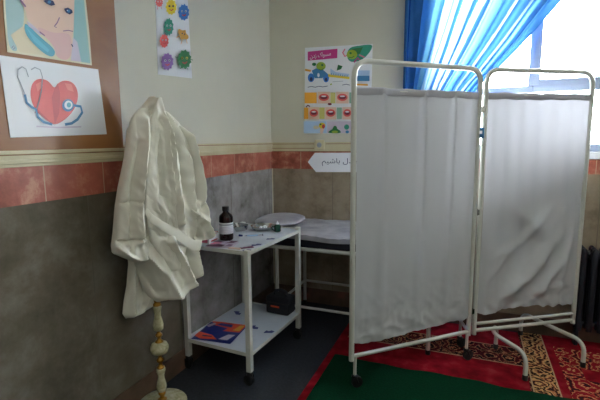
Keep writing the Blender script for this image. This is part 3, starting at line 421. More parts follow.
('heart','p',[(0.5276,1.7404),(0.5232,1.728),(0.511,1.7183),(0.4932,1.7134),(0.4733,1.7142),(0.4554,1.7206),(0.4429,1.7313),(0.4385,1.7443),(0.443,1.7568),(0.4554,1.7664),(0.4733,1.7712),(0.4931,1.7703),(0.5109,1.7639),(0.5232,1.7532)],0),
('maroon','p',[(0.5156,1.7409),(0.5124,1.7343),(0.5035,1.7293),(0.4905,1.7269),(0.476,1.7275),(0.4629,1.731),(0.4539,1.7368),(0.4507,1.7437),(0.4539,1.7503),(0.463,1.7553),(0.476,1.7578),(0.4905,1.7571),(0.5034,1.7535),(0.5124,1.7478)],0),
('paper','p',[(0.5052,1.7499),(0.503,1.7477),(0.4969,1.746),(0.4881,1.7453),(0.4783,1.7458),(0.4695,1.7472),(0.4634,1.7494),(0.4612,1.7519),(0.4634,1.7542),(0.4695,1.7558),(0.4783,1.7564),(0.4881,1.756),(0.4969,1.7546),(0.503,1.7524)],0),
('skin','p',[(0.5867,1.7805),(0.6891,1.7756),(0.6899,1.6863),(0.5871,1.6903)],0),
('heart','p',[(0.6819,1.7337),(0.6777,1.7215),(0.6657,1.712),(0.6484,1.7071),(0.6289,1.7079),(0.6113,1.7142),(0.5991,1.7248),(0.5947,1.7375),(0.5989,1.7498),(0.6111,1.7593),(0.6286,1.764),(0.648,1.7631),(0.6654,1.7568),(0.6775,1.7463)],0),
('maroon','p',[(0.6702,1.7342),(0.6671,1.7277),(0.6583,1.7228),(0.6456,1.7204),(0.6315,1.721),(0.6187,1.7245),(0.6098,1.7302),(0.6065,1.737),(0.6097,1.7435),(0.6185,1.7484),(0.6313,1.7508),(0.6454,1.7501),(0.6582,1.7466),(0.667,1.7409)],0),
('paper','p',[(0.6599,1.7431),(0.6578,1.7408),(0.6519,1.7392),(0.6432,1.7386),(0.6337,1.739),(0.625,1.7404),(0.619,1.7425),(0.6168,1.745),(0.619,1.7472),(0.6249,1.7488),(0.6336,1.7495),(0.6432,1.7491),(0.6518,1.7476),(0.6578,1.7455)],0),
('skin','p',[(0.7329,1.7735),(0.8239,1.7692),(0.8251,1.6811),(0.7338,1.6846)],0),
('heart','p',[(0.8177,1.7278),(0.8141,1.7157),(0.8035,1.7063),(0.7881,1.7015),(0.7708,1.7022),(0.7551,1.7083),(0.7442,1.7187),(0.7402,1.7312),(0.7439,1.7433),(0.7547,1.7527),(0.7702,1.7574),(0.7874,1.7566),(0.8029,1.7505),(0.8137,1.7402)],0),
('maroon','p',[(0.8073,1.7283),(0.8046,1.7219),(0.7968,1.717),(0.7856,1.7145),(0.773,1.7151),(0.7616,1.7185),(0.7537,1.724),(0.7508,1.7307),(0.7535,1.7371),(0.7613,1.742),(0.7727,1.7444),(0.7852,1.7438),(0.7966,1.7404),(0.8044,1.7349)],0),
('paper','p',[(0.7981,1.7369),(0.7963,1.7347),(0.791,1.7331),(0.7833,1.7324),(0.7748,1.7328),(0.7671,1.7342),(0.7618,1.7363),(0.7598,1.7386),(0.7617,1.7409),(0.767,1.7425),(0.7747,1.7432),(0.7832,1.7428),(0.7909,1.7414),(0.7962,1.7393)],0),
('orange','p',[(0.3136,1.668),(0.352,1.6667),(0.3515,1.5744),(0.313,1.5754)],0),
('lime2','p',[(0.4459,1.6634),(0.4922,1.6618),(0.4923,1.5709),(0.4458,1.572)],0),
('tealgreen2','p',[(0.5935,1.6582),(0.6359,1.6567),(0.6364,1.5672),(0.5939,1.5683)],0),
('orange','p',[(0.7232,1.6537),(0.7656,1.6522),(0.7666,1.5639),(0.724,1.565)],0),
('skin','p',[(0.3546,1.669),(0.4434,1.6659),(0.4432,1.5685),(0.3542,1.5707)],0),
('heart','p',[(0.4367,1.6199),(0.4329,1.6065),(0.4225,1.5959),(0.4074,1.5902),(0.3905,1.5907),(0.3753,1.5972),(0.3648,1.6084),(0.3611,1.6222),(0.365,1.6357),(0.3756,1.6462),(0.3908,1.6518),(0.4075,1.6512),(0.4226,1.6447),(0.433,1.6335)],0),
('maroon','p',[(0.4265,1.6202),(0.4238,1.6131),(0.4162,1.6075),(0.4051,1.6046),(0.3929,1.605),(0.3818,1.6085),(0.3741,1.6145),(0.3714,1.6219),(0.3742,1.629),(0.3819,1.6346),(0.393,1.6374),(0.4052,1.637),(0.4162,1.6335),(0.4238,1.6275)],0),
('paper','p',[(0.4177,1.6298),(0.4159,1.6273),(0.4107,1.6254),(0.4032,1.6245),(0.3949,1.6247),(0.3874,1.6261),(0.3822,1.6283),(0.3804,1.6309),(0.3823,1.6334),(0.3875,1.6353),(0.395,1.6362),(0.4033,1.6359),(0.4107,1.6345),(0.4159,1.6323)],0),
('skin','p',[(0.4973,1.664),(0.5897,1.6607),(0.5901,1.5648),(0.4974,1.5671)],0),
('heart','p',[(0.583,1.6154),(0.5792,1.6022),(0.5684,1.5918),(0.5527,1.5863),(0.5352,1.5868),(0.5193,1.5932),(0.5083,1.6043),(0.5044,1.6178),(0.5083,1.6311),(0.5192,1.6415),(0.535,1.6469),(0.5525,1.6463),(0.5682,1.6399),(0.5791,1.6289)],0),
('maroon','p',[(0.5725,1.6158),(0.5697,1.6088),(0.5618,1.6033),(0.5503,1.6005),(0.5375,1.6008),(0.526,1.6043),(0.518,1.6103),(0.5151,1.6175),(0.5179,1.6245),(0.5259,1.63),(0.5374,1.6328),(0.5502,1.6324),(0.5617,1.6289),(0.5696,1.6229)],0),
('paper','p',[(0.5632,1.6252),(0.5613,1.6228),(0.556,1.6209),(0.5482,1.62),(0.5395,1.6203),(0.5317,1.6217),(0.5263,1.6238),(0.5244,1.6264),(0.5263,1.6289),(0.5317,1.6307),(0.5395,1.6316),(0.5482,1.6313),(0.5559,1.6299),(0.5613,1.6278)],0),
('skin','p',[(0.6408,1.6589),(0.7195,1.6561),(0.7204,1.5616),(0.6414,1.5635)],0),
('heart','p',[(0.714,1.6115),(0.7109,1.5984),(0.7017,1.5881),(0.6884,1.5826),(0.6734,1.583),(0.6599,1.5893),(0.6505,1.6002),(0.6471,1.6135),(0.6503,1.6266),(0.6596,1.6369),(0.673,1.6423),(0.6879,1.6418),(0.7013,1.6355),(0.7106,1.6247)],0),
('maroon','p',[(0.705,1.6117),(0.7027,1.6048),(0.696,1.5994),(0.6862,1.5966),(0.6754,1.5969),(0.6655,1.6003),(0.6587,1.6061),(0.6562,1.6132),(0.6586,1.6202),(0.6653,1.6256),(0.6751,1.6284),(0.686,1.628),(0.6958,1.6246),(0.7026,1.6188)],0),
('paper','p',[(0.6971,1.621),(0.6955,1.6186),(0.6909,1.6167),(0.6843,1.6159),(0.677,1.6161),(0.6703,1.6174),(0.6657,1.6195),(0.664,1.622),(0.6657,1.6245),(0.6702,1.6263),(0.6769,1.6272),(0.6842,1.6269),(0.6909,1.6256),(0.6955,1.6235)],0),
('skin','p',[(0.768,1.6544),(0.854,1.6514),(0.8554,1.5582),(0.7691,1.5604)],0),
('heart','p',[(0.8483,1.6074),(0.8448,1.5945),(0.8349,1.5844),(0.8203,1.579),(0.804,1.5795),(0.7892,1.5857),(0.7788,1.5964),(0.775,1.6096),(0.7785,1.6225),(0.7886,1.6326),(0.8032,1.6379),(0.8195,1.6374),(0.8342,1.6311),(0.8445,1.6204)],0),
('maroon','p',[(0.8384,1.6077),(0.8359,1.6009),(0.8286,1.5956),(0.8179,1.5928),(0.806,1.5931),(0.7952,1.5965),(0.7877,1.6023),(0.785,1.6093),(0.7876,1.6161),(0.7949,1.6215),(0.8056,1.6242),(0.8175,1.6238),(0.8282,1.6204),(0.8357,1.6146)],0),
('paper','p',[(0.8297,1.6168),(0.828,1.6145),(0.823,1.6127),(0.8158,1.6118),(0.8077,1.6121),(0.8004,1.6134),(0.7954,1.6155),(0.7935,1.618),(0.7953,1.6204),(0.8003,1.6222),(0.8076,1.623),(0.8156,1.6228),(0.8229,1.6214),(0.8279,1.6193)],0),
('maroon','p',[(0.5544,1.6856),(0.5527,1.6816),(0.5478,1.6785),(0.5407,1.6769),(0.5328,1.6772),(0.5257,1.6793),(0.5207,1.6828),(0.519,1.6869),(0.5207,1.691),(0.5257,1.6941),(0.5328,1.6956),(0.5407,1.6953),(0.5478,1.6932),(0.5527,1.6898)],0),
('maroon','s',[(0.3335,1.6709),(0.3495,1.6837),(0.3678,1.6733)],0.0097),
('paleblue','p',[(0.3129,1.5558),(0.5115,1.5512),(0.5116,1.4573),(0.3123,1.46)],0),
('lilac','p',[(0.5154,1.5511),(0.858,1.5431),(0.8594,1.4526),(0.5155,1.4572)],0),
('cream2','p',[(0.447,1.5043),(0.4444,1.498),(0.4372,1.4931),(0.4267,1.4905),(0.4151,1.4906),(0.4046,1.4936),(0.3973,1.4989),(0.3947,1.5053),(0.3974,1.5116),(0.4047,1.5165),(0.4152,1.5191),(0.4268,1.5189),(0.4372,1.5159),(0.4445,1.5107)],0),
('skin','p',[(0.4535,1.5042),(0.4923,1.4974),(0.4768,1.4529),(0.4561,1.4556)],0),
('yellow','p',[(0.5013,1.5178),(0.4985,1.5074),(0.4907,1.4991),(0.4793,1.4947),(0.4666,1.4949),(0.4552,1.4997),(0.4473,1.5083),(0.4444,1.5189),(0.4473,1.5293),(0.4552,1.5376),(0.4666,1.542),(0.4793,1.5417),(0.4906,1.5368),(0.4985,1.5283)],0),
('heart2','p',[(0.4974,1.5106),(0.4962,1.5033),(0.4926,1.4975),(0.4874,1.4943),(0.4817,1.4944),(0.4765,1.4978),(0.4729,1.5037),(0.4717,1.5111),(0.4729,1.5184),(0.4765,1.5242),(0.4817,1.5274),(0.4874,1.5273),(0.4926,1.5239),(0.4962,1.518)],0),
('green','p',[(0.4691,1.5281),(0.4682,1.5249),(0.4657,1.5225),(0.462,1.5211),(0.458,1.5212),(0.4544,1.5227),(0.4518,1.5253),(0.451,1.5284),(0.4519,1.5316),(0.4544,1.534),(0.458,1.5354),(0.462,1.5353),(0.4657,1.5338),(0.4682,1.5312)],0),
('green','p',[(0.5181,1.4572),(0.5372,1.4762),(0.5626,1.4878),(0.5714,1.514),(0.5941,1.5135),(0.6018,1.4872),(0.6257,1.4772),(0.6346,1.4532)],0),
('lime','p',[(0.6095,1.4655),(0.6068,1.4609),(0.5991,1.4573),(0.588,1.4553),(0.5756,1.4555),(0.5644,1.4577),(0.5566,1.4616),(0.5538,1.4663),(0.5566,1.471),(0.5643,1.4746),(0.5755,1.4765),(0.5879,1.4764),(0.599,1.4741),(0.6067,1.4702)],0),
('tealgreen','p',[(0.7001,1.502),(0.6981,1.4929),(0.6923,1.4856),(0.6839,1.4816),(0.6746,1.4817),(0.6661,1.486),(0.6602,1.4935),(0.658,1.5028),(0.66,1.512),(0.6658,1.5193),(0.6742,1.5233),(0.6836,1.5231),(0.692,1.5188),(0.6979,1.5113)],0),
('sblue','p',[(0.6992,1.4642),(0.6977,1.4591),(0.6937,1.4551),(0.6877,1.4528),(0.6811,1.4529),(0.6751,1.4553),(0.671,1.4595),(0.6695,1.4647),(0.6709,1.4698),(0.675,1.4739),(0.6809,1.4761),(0.6875,1.476),(0.6935,1.4736),(0.6977,1.4694)],0),
('lime','p',[(0.8036,1.4978),(0.8014,1.4877),(0.7948,1.4797),(0.7851,1.4753),(0.7743,1.4755),(0.7646,1.4802),(0.7577,1.4884),(0.7552,1.4987),(0.7575,1.5088),(0.7641,1.5168),(0.7738,1.5211),(0.7846,1.5209),(0.7943,1.5162),(0.8011,1.508)],0)],'arrow': [('paper','p',[(0.34,1.2209),(0.4031,1.2976),(0.9001,1.3014),(0.9026,1.1469),(0.4132,1.1385)],0)]}

# ------------------------------------------------------------------ the room
ZT, ZB, ZM = 1.307, 1.162, 1.385
WX0, WX1, WZ0, WZ1 = 1.28, 3.22, 1.29, 2.65
struct(MB().box((-.06, -6.6, -.06), (5.06, .2, 0), 'floor'), 'floor')
struct(MB().box((-.12, -6.6, 2.95), (5.12, .2, 3.05), 'ceil'), 'ceiling')
struct(MB().box((-.12, -6.6, 0), (0, .2, 2.95), 'paint'), 'wall_left')
struct(MB().box((5.0, -6.6, 0), (5.12, .2, 2.95), 'paint'), 'wall_right')
struct(MB().box((0, -6.6, 0), (5.0, -6.48, 2.95), 'paint'), 'wall_front')
b = MB().box((0, 0, 0), (WX0, .2, 2.95), 'paint').box((WX1, 0, 0), (5.0, .2, 2.95), 'paint').box((WX0, 0, 0), (WX1, .2, WZ0), 'paint').box((WX0, 0, WZ1), (WX1, .2, 2.95), 'paint')
struct(b, 'wall_back')
T_ = .008
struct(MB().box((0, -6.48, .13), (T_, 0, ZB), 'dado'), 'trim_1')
struct(MB().box((0, -6.48, ZB), (T_+.002, 0, ZT), 'band'), 'trim_2')
mo = MB().box((0, -6.48, ZT), (.012, 0, ZM-.012), 'mould', .002).box((0, -6.48, ZT+.012), (.017, 0, ZT+.028), 'mould', .003).box((0, -6.48, ZM-.03), (.018, 0, ZM-.014), 'mould', .003)
mo.box((0, -6.48, ZM-.014), (.013, 0, ZM-.010), 'redline').box((0, -6.48, ZM-.010), (.015, 0, ZM), 'mould', .002)
struct(mo, 'trim_3')
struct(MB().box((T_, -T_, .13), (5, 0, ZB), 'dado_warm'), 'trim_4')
struct(MB().box((T_, -T_-.002, ZB), (WX0-.08, 0, ZT), 'band').box((WX0-.08, -T_-.002, ZB), (5, 0, 1.262), 'band'), 'trim_5')
mo = MB().box((T_, -.010, ZT), (WX0-.08, 0, ZM-.012), 'mould').box((T_, -.0115, ZT+.026), (.395, 0, ZT+.030), 'redline')
mo.box((T_, -.0115, ZM-.016), (.395, 0, ZM-.012), 'redline').box((.50, -.0115, ZM-.016), (WX0-.08, 0, ZM-.012), 'redline').box((T_, -.006, ZM-.012), (WX0-.08, 0, ZM), 'mould')
mo.box((T_, -.0115, ZT), (WX0-.08, 0, ZT+.004), 'redline')
struct(mo, 'trim_6')
struct(MB().box((0, -6.48, 0), (.012, 0, .13), 'skirt', 0), 'baseboard_left')
struct(MB().box((.012, -.012, 0), (5, 0, .13), 'skirt', 0), 'baseboard_back')
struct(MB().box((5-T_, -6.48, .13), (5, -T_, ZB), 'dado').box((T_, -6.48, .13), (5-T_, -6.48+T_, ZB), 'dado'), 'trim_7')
struct(MB().box((5-T_-.002, -6.48, ZB), (5, -T_-.002, ZT), 'band').box((T_+.002, -6.48, ZB), (5-T_-.002, -6.48+T_+.002, ZT), 'band'), 'trim_8')

struct(MB().box((T_, -T_-.005, .06), (T_+.006, -T_, ZB), 'papercream'), 'trim_9')
# window
win = empty('window_1', (0, 0, 0), kind='structure')
fr = MB(); y0, y1 = .05, .11
fr.box((WX0, y0, WZ0), (WX0+.05, y1, WZ1), 'alu', .004).box((WX1-.05, y0, WZ0), (WX1, y1, WZ1), 'alu', .004)
fr.box((WX0, y0, WZ0+.02), (WX1, y1, WZ0+.07), 'alu', .004).box((WX0, y0, WZ1-.05), (WX1, y1, WZ1), 'alu', .004)
struct(fr, 'window_frame', win)
struct(MB().box((WX0+.05, .04, 1.715), (1.98, .10, 1.76), 'alu', .004), 'sash_rail', win)
struct(MB().box((1.98, .035, 1.715), (WX1-.05, .10, 1.80), 'alu', .004).box((1.98, .030, 1.752), (WX1-.05, .036, 1.758), 'alu'), 'transom', win)
struct(MB().box((1.95, .03, 1.76), (2.02, .10, WZ1-.05), 'alu', .004).box((1.978, .024, 1.80), (1.992, .031, WZ1-.05), 'alu'), 'mullion', win)
struct(MB().box((WX0+.05, .076, WZ0+.07), (1.965, .080, WZ1-.05), 'glass'), 'pane', win)
struct(MB().box((1.985, .076, 1.80), (WX1-.05, .080, WZ1-.05), 'glass'), 'pane', win)
struct(MB().box((1.985, .076, WZ0+.07), (WX1-.05, .080, 1.715), 'glass'), 'pane', win)
struct(MB().box((WX0-.08, -.03, 1.262), (WX1+.08, .06, 1.31), 'sill', .004), 'window_sill', win)

# ------------------------------------------------------------------ folding screen
P0 = V((1.036, -1.169, 0)); P1 = V((1.640, -.597, 0)); Q0 = V((1.672, -.572, 0)); Q1 = V((2.285, -.165, 0))
screen = empty('folding_screen', (P1.x, P1.y, .0105), 0, 'white folding hospital screen with two cloth panels on a bent tube frame', 'screen')
O = -P1
def loc(p): return p + O
RT = .0145; HT = 1.79; RAIL = .19
def up(p, z): return V((p.x, p.y, z)) + O
def caster(par, p, rod_top, name='caster', rr=.0095, heading=.7, metal='cream_metal'):
    c = MB().tube([up(p, rod_top), up(p, .072)], rr, metal).lathe([(.014, 0), (.018, .004), (.018, .014), (.012, .018)], 'rubber', tuple(up(p, .060)))
    d = V((math.cos(heading), math.sin(heading), 0)); n_ = V((-d.y, d.x, 0))
    for sgn in (-1, 1): c.tube([up(p, .066)+n_*.013*sgn, up(p, .032)+d*.014+n_*.015*sgn], .006, 'rubber', 8)
    o = c.build(name, par); w = MB(); cc = up(p, .032)+d*.014
    w.tube([cc-n_*.012, cc-n_*.010, cc+n_*.010, cc+n_*.012], [.028, .032, .032, .028], 'rubber', 20); w.build('wheel', o); return o
def panel(a, b, upper_rail, lab):
    d = (b-a).normalized()
    f = MB().tube(bend([up(a, RAIL-.025), up(a, HT), up(b, HT), up(b, RAIL-.025)], .085), RT, 'cream_metal', 14)
    f.tube([up(a, RAIL), up(b, RAIL)], .0115, 'cream_metal', 12)
    if upper_rail: f.tube([up(a, RAIL+.045), up(b, RAIL+.045)], .010, 'cream_metal', 12)
    f.tube([up(a, 1.645), up(b, 1.645)], .0025, 'white_metal', 6)
    f.build('frame', screen)
    return d
def panel_cloth(a, b, zb, folds, side, lab):
    d = (b-a).normalized(); n_ = V((d.y, -d.x, 0)); L = (b-a).length; m0 = .010
    def disp(u, z):
        s = u*L; w = folds(u, z) + .004*noise.noise(V((s*7, z*3, 3.1+side)))
        lo = max(0, (.62-z)/.4); w += lo*.014*noise.noise(V((s*6+z*4, z*11, 9+side))) + lo*(.024*(.4-abs(noise.noise(V((s*9-z*5, z*16+s*3, 3+side))))) + .010*(.3-abs(noise.noise(V((s*22, z*30, 6+side))))))
        e = min(u, 1-u); return w*min(1, e/.05)
    c = MB()
    def P(u, v):
        zz = zb(u)+(1.652-zb(u))*v; inn = .014*math.sin(PI*min(1, max(0, v)))
        p = a + d*(m0 + inn*.6 + (L-2*m0-1.2*inn)*u) + n_*(disp(u, zz)+.003)
        sag = .004*math.sin(u*PI*9)*max(0, v-.97)/.03
        return up(p, zz - sag)
    c.grid(P, 90, 110, 'screen'); o = c.build('cloth', screen)
    h = MB()
    def H(u, v):
        t = v*2*PI; p = a + d*(m0+(L-2*m0)*u) + n_*(disp(u, 1.64)*.8 + .0045*math.sin(t)+.003)
        return up(p, 1.640+.020*math.cos(t) - .002*math.sin(u*PI*9))
    h.grid(H, 60, 13, 'hem'); h.build('hem', o)
    return o
panel(P0, P1, False, ''); panel(Q0, Q1, True, '')
def fold1(u, z):
    k = .35+.65*(z-.2)/1.4; w = 0
    for c_, s_, a_ in ((.20, .022, .016), (.52, .02, .020), (.78, .018, .018), (.36, .05, -.010), (.93, .03, .01)):
        x = u - c_ - .03*(1.6-z)*(.5-c_); w += a_*math.exp(-(x/s_/(1+.8*(1.6-z)))**2)*k
    return w
def fold2(u, z):
    w = .010*math.sin(u*9+1)+.003*math.sin(u*41+z)
    # cloth caught up at the middle and hanging in diagonal swags below
    for (u0, z0), (u1, z1), s_, a_ in (((.30, .98), (.62, .80), .05, .024), ((.62, .80), (.86, .98), .05, .020), ((.80, .80), (.34, .42), .045, .034), ((.60, .60), (.15, .34), .04, .026), ((.12, .95), (.08, .40), .035, .018), ((.92, .8), (.80, .36), .03, .018), ((.70, .98), (.40, .74), .03, .02), ((.40, .74), (.10, .66), .03, .016), ((.85, .62), (.50, .34), .03, .022), ((.30, .70), (.02, .50), .025, .018), ((.45, .40), (.95, .45), .03, .014)):
        p = V((u*.74, z)); A = V((u0*.74, z0)); B = V((u1*.74, z1)); t = max(0, min(1, (p-A).dot(B-A)/(B-A).length_squared)); dd = (p-A-(B-A)*t).length
        w += a_*math.exp(-(dd/s_)**2)*math.sin(PI*(.15+.7*t))
    return w
panel_cloth(P0, P1, lambda u: .250+.035*u+.014*noise.noise(V((u*7, 0, 1)))+.008*noise.noise(V((u*23, 0, 1)))+.02*math.exp(-(u/.08)**2), fold1, 0, '')
panel_cloth(Q0, Q1, lambda u: .315+.02*noise.noise(V((u*6, 2, 1)))+.012*noise.noise(V((u*19, 2, 1)))-.02*(u > .0)*math.exp(-((u-.1)/.1)**2), fold2, 5, '')
d1 = (P1-P0).normalized(); d2 = (Q1-Q0).normalized(); n2 = V((d2.y, -d2.x, 0))
caster(screen, P0 + d1*.022, RAIL); caster(screen, P1 - d1*.010, RAIL)
caster(screen, P1 + V((-.05, .16, 0)), RAIL-.01); 
MB().tube([up(P1, RAIL-.005), up(P1+V((-.05, .16, 0)), RAIL-.005)], .010, 'cream_metal').build('caster_arm', screen)
for z in (.32, .95, 1.56):
    m_ = P1.lerp(Q0, .5); MB().tube([up(m_, z-.02), up(m_, z+.02)], .006, 'steel', 10).box(tuple(up(m_+V((-.014, -.004, 0)), z-.016)), tuple(up(m_+V((.014, .002, 0)), z+.016)), 'steel').build('hinge', screen)
tg = MB().box(tuple(up(P1.lerp(Q0, .5)+V((-.020, -.0245, 0)), 1.395)), tuple(up(P1.lerp(Q0, .5)+V((.016, -.0215, 0)), 1.455)), 'sblue').box(tuple(up(P1.lerp(Q0, .5)+V((-.012, -.0255, 0)), 1.42)), tuple(up(P1.lerp(Q0, .5)+V((.006, -.0243, 0)), 1.438)), 'paper')
tag(tg.build('maker_tag', screen), 'small blue tag with a white mark')
# bent tube feet of the right panel
for (mid, front, rear) in ((V((1.775, -.505, 0)), V((1.955, -.725, 0)), V((1.815, -.37, 0))), (V((2.13, -.268, 0)), V((2.30, -.435, 0)), V((1.99, -.085, 0)))):
    pts = bend([up(rear, .015), up(rear, RAIL-.022), up(mid, RAIL-.022), up(front, RAIL-.03), up(front, .015)], .075)
    ft = MB().tube(pts, .0125, 'cream_metal', 12).build('foot', screen)
    for e in (front, rear): MB().lathe([(.0145, 0), (.0155, .004), (.0155, .028), (.013, .032)], 'rubber', tuple(up(e, 0))).build('rubber_tip', ft)

# ------------------------------------------------------------------ blue curtain
def cw(z):
    K = [(.55, .20), (1.05, .20), (1.25, .21), (1.45, .28), (1.77, .53), (1.86, .62), (2.06, .80), (2.29, .985), (2.7, 1.32)]
    for (a, p), (b_, q) in zip(K, K[1:]):
        if z <= b_: t = (z-a)/(b_-a); return p+(q-p)*t
    return K[-1][1]
ct = empty('blue_curtain', (1.2, -.09, 0), 0, 'sheer blue curtain gathered to the left of the window', 'curtain')
cb = MB()
def CP(u, v):
    z = .84 + 1.86*v; w = cw(z); NF = 10; uu = u
    ph = 2*PI*NF*uu + .8*math.sin(7*uu+z*.6) + .5*math.sin(3*z)
    sq = w/1.2
    x = 1.118 + w*uu + (.014*sq+.002)*math.sin(ph)*(min(1, u/.03)) + .012*noise.noise(V((uu*9, z*1.5, 2)))
    x = max(x, 1.112)
    y = -.085 + (.026*sq+.014)*math.cos(ph*1.0+.9) + .01*noise.noise(V((uu*6, z, 7)))
    return V((x-1.2, y+.09, z))
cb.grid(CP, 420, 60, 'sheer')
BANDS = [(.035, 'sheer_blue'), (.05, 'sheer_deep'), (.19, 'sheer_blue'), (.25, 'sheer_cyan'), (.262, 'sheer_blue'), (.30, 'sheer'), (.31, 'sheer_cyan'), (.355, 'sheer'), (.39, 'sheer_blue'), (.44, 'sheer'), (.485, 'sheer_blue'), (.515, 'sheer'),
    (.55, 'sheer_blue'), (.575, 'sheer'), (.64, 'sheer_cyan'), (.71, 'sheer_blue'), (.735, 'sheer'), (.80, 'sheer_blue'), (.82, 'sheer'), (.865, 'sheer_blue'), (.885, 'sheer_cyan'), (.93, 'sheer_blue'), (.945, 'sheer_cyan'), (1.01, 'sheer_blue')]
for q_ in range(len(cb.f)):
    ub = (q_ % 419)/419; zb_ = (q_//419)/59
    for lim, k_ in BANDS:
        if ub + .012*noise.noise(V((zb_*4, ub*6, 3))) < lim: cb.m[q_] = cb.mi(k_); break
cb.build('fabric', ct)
MB().tube([(-.10, -.01, 1.16), (-.09, -.055, 1.165), (.04, -.07, 1.17), (.14, -.05, 1.175), (.15, -.005, 1.17), (.02, .055, 1.16), (-.09, .03, 1.16), (-.10, -.01, 1.16)], .010, 'blue', 8).build('tie_band', ct)
rod = MB().tube([(1.0, -.085, 2.72), (3.4, -.085, 2.72)], .012, 'white_metal').lathe([(.02, 0), (.02, .02)], 'white_metal', (1.0, -.085, 2.71))
for x in (1.05, 2.2, 3.35): rod.tube([(x, 0, 2.72), (x, -.085, 2.72)], .008, 'white_metal')
tag(rod.build('curtain_rod'), 'white curtain rod above the window holding the blue curtain', 'curtain rod')

# ------------------------------------------------------------------ radiator
rd = empty('radiator', (2.29, -.10, .0085), 0, 'dark cast iron column radiator standing under the window', 'radiator')
sect = None
for i in range(14):
    x = .03 + .062*i
    if sect is None:
        r_ = MB()
        for yy in (-.05, 0, .05):
            r_.tube([(0, yy, .12), (0, yy, .66)], [.019, .019], 'dark_iron', 12)
            r_.lathe([(.019, 0), (.016, .012), (.008, .020), (.0005, .022)], 'dark_iron', (0, yy, .66), 12)
        r_.box((-.022, -.065, .60), (.022, .065, .655), 'dark_iron', .012).box((-.022, -.065, .13), (.022, .065, .185), 'dark_iron', .012)
        r_.tube([(-.031, 0, .63), (.031, 0, .63)], .016, 'dark_iron').tube([(-.031, 0, .155), (.031, 0, .155)], .016, 'dark_iron')
        sect = r_.build('section', rd); o = sect
    else:
        o = sect.copy(); COL.objects.link(o); o.parent = rd
    o.location = (x, 0, 0)
for i in (0, 13): MB().box((.03+.062*i-.012, -.03, 0), (.03+.062*i+.012, .03, .14), 'dark_iron', .004).build('foot', rd)

# ------------------------------------------------------------------ rugs
g = MB(); z = .008
def quad(mb, x0, y0, x1, y1, k, z): mb.raw([(x0, y0, z), (x1, y0, z), (x1, y1, z), (x0, y1, z)], [(0, 1, 2, 3)], k)
def rug(name, zones, box, z, lab, cat):
    mb = MB(); x0, y0, x1, y1 = box; mb.box((x0, y0, z-.007), (x1, y1, z-.0006), 'rug_red')
    for q in zones: quad(mb, *q[:4], q[4], z)
    return tag(mb.build(name), lab, cat)
xe = 1.975
rug('patterned_rug', [(.79, -3.0, .845, -.05, 'rug_red'), (.845, -3.0, xe, -.558, 'rug_red'), (.845, -.558, xe, -.550, 'rug_line'), (.845, -.550, xe, -.32, 'rug_dark'),
    (.845, -.32, xe, -.312, 'rug_line'), (.845, -.312, xe, -.05, 'rug_red')], (.79, -3.0, xe, -.05), .008, 'red patterned rug with dark scroll border under the left screen panel', 'rug')
rug('patterned_rug', [(xe, -3.0, xe+.012, -.03, 'rug_dark'), (xe+.012, -3.0, xe+.020, -.03, 'rug_line'), (xe+.02, -3.0, xe+.145, -.03, 'rug_cream'), (xe+.145, -3.0, xe+.152, -.03, 'rug_line'), (xe+.152, -3.0, xe+.20, -.03, 'rug_red'),
    (xe+.20, -.20, 3.3, -.03, 'rug_red'), (xe+.20, -.46, 3.3, -.20, 'rug_gold'), (xe+.20, -.60, xe+.31, -.46, 'rug_gold'), (xe+.31, -.60, 3.3, -.46, 'rug_red'), (xe+.20, -3.0, 3.3, -.60, 'rug_gold')],
    (xe, -3.0, 3.3, -.03), .008, 'red rug with a cream scroll border stripe in front of the radiator', 'rug')
gm = MB()
def GP(u, v):
    x = .835 + 2.3*u; yb = -.838+.008*math.sin(x*9)+.006*math.sin(x*23); y = -2.9 + (yb+2.9)*v
    return V((x, y, .0100+.0004*noise.noise(V((x*5, y*5, 0)))))
gm.grid(GP, 60, 50, 'green_rug')
n0 = 60
gm.box((.835, -2.9, .0082), (3.135, -.86, .0094), 'green_rug')
tag(gm.build('green_carpet'), 'plain dark green floor cloth laid over the red rugs', 'carpet')

# ------------------------------------------------------------------ bed
bed = empty('examination_bed', (.22, -.62, 0), 0, 'low metal examination bed under a pale rumpled sheet against the back wall', 'bed')
f = MB()
for yy in (.012, .575): f.tube([(.02, yy, .635), (1.24, yy, .635)], .014, 'white_metal')
for xx in (.02, 1.24): f.tube([(xx, .012, .635), (xx, .575, .635)], .014, 'white_metal')
for i in range(5): f.box((.2+.22*i, .012, .640), (.24+.22*i, .575, .648), 'white_metal')
f.build('frame', bed)
for xx in (.10, 1.18):
    for yy in (.012, .575):
        zf = .0085 if xx > 1 else 0; MB().tube([(xx, yy, zf), (xx, yy, .63)], .0135, 'white_metal').lathe([(.016, 0), (.016, .03)], 'rubber', (xx, yy, zf)).build('leg', bed)
MB().tube([(.10, .012, .205), (1.18, .012, .205)], .010, 'white_metal').tube([(.10, .575, .205), (1.18, .575, .205)], .010, 'white_metal').tube([(.10, .012, .205), (.10, .575, .205)], .010, 'white_metal').build('lower_rail', bed)
MB().box((0, 0, .65), (1.27, .59, .735), 'mattress', .015).build('mattress', bed)
sh = MB()
def SP(u, v):
    s = u; x = -.012 + 1.29*v; t = s*1.0
    # across: down the front side, over the top
    if t < .14: y = -.010 + .006*math.sin(x*21); z = .706+.006*math.sin(x*9)+(t/.14)*(.742-.706)
    else: y = -.004 + (t-.14)/.86*.60; z = .742
    zz = z + (.010*abs(noise.noise(V((x*7, y*9, 1))))+.006*noise.noise(V((x*20, y*20, 4))) if t >= .10 else 0)
    return V((x, y, zz))
sh.grid(SP, 40, 90, 'sheet'); tag(sh.build('bed_sheet', bed))
pl = MB()
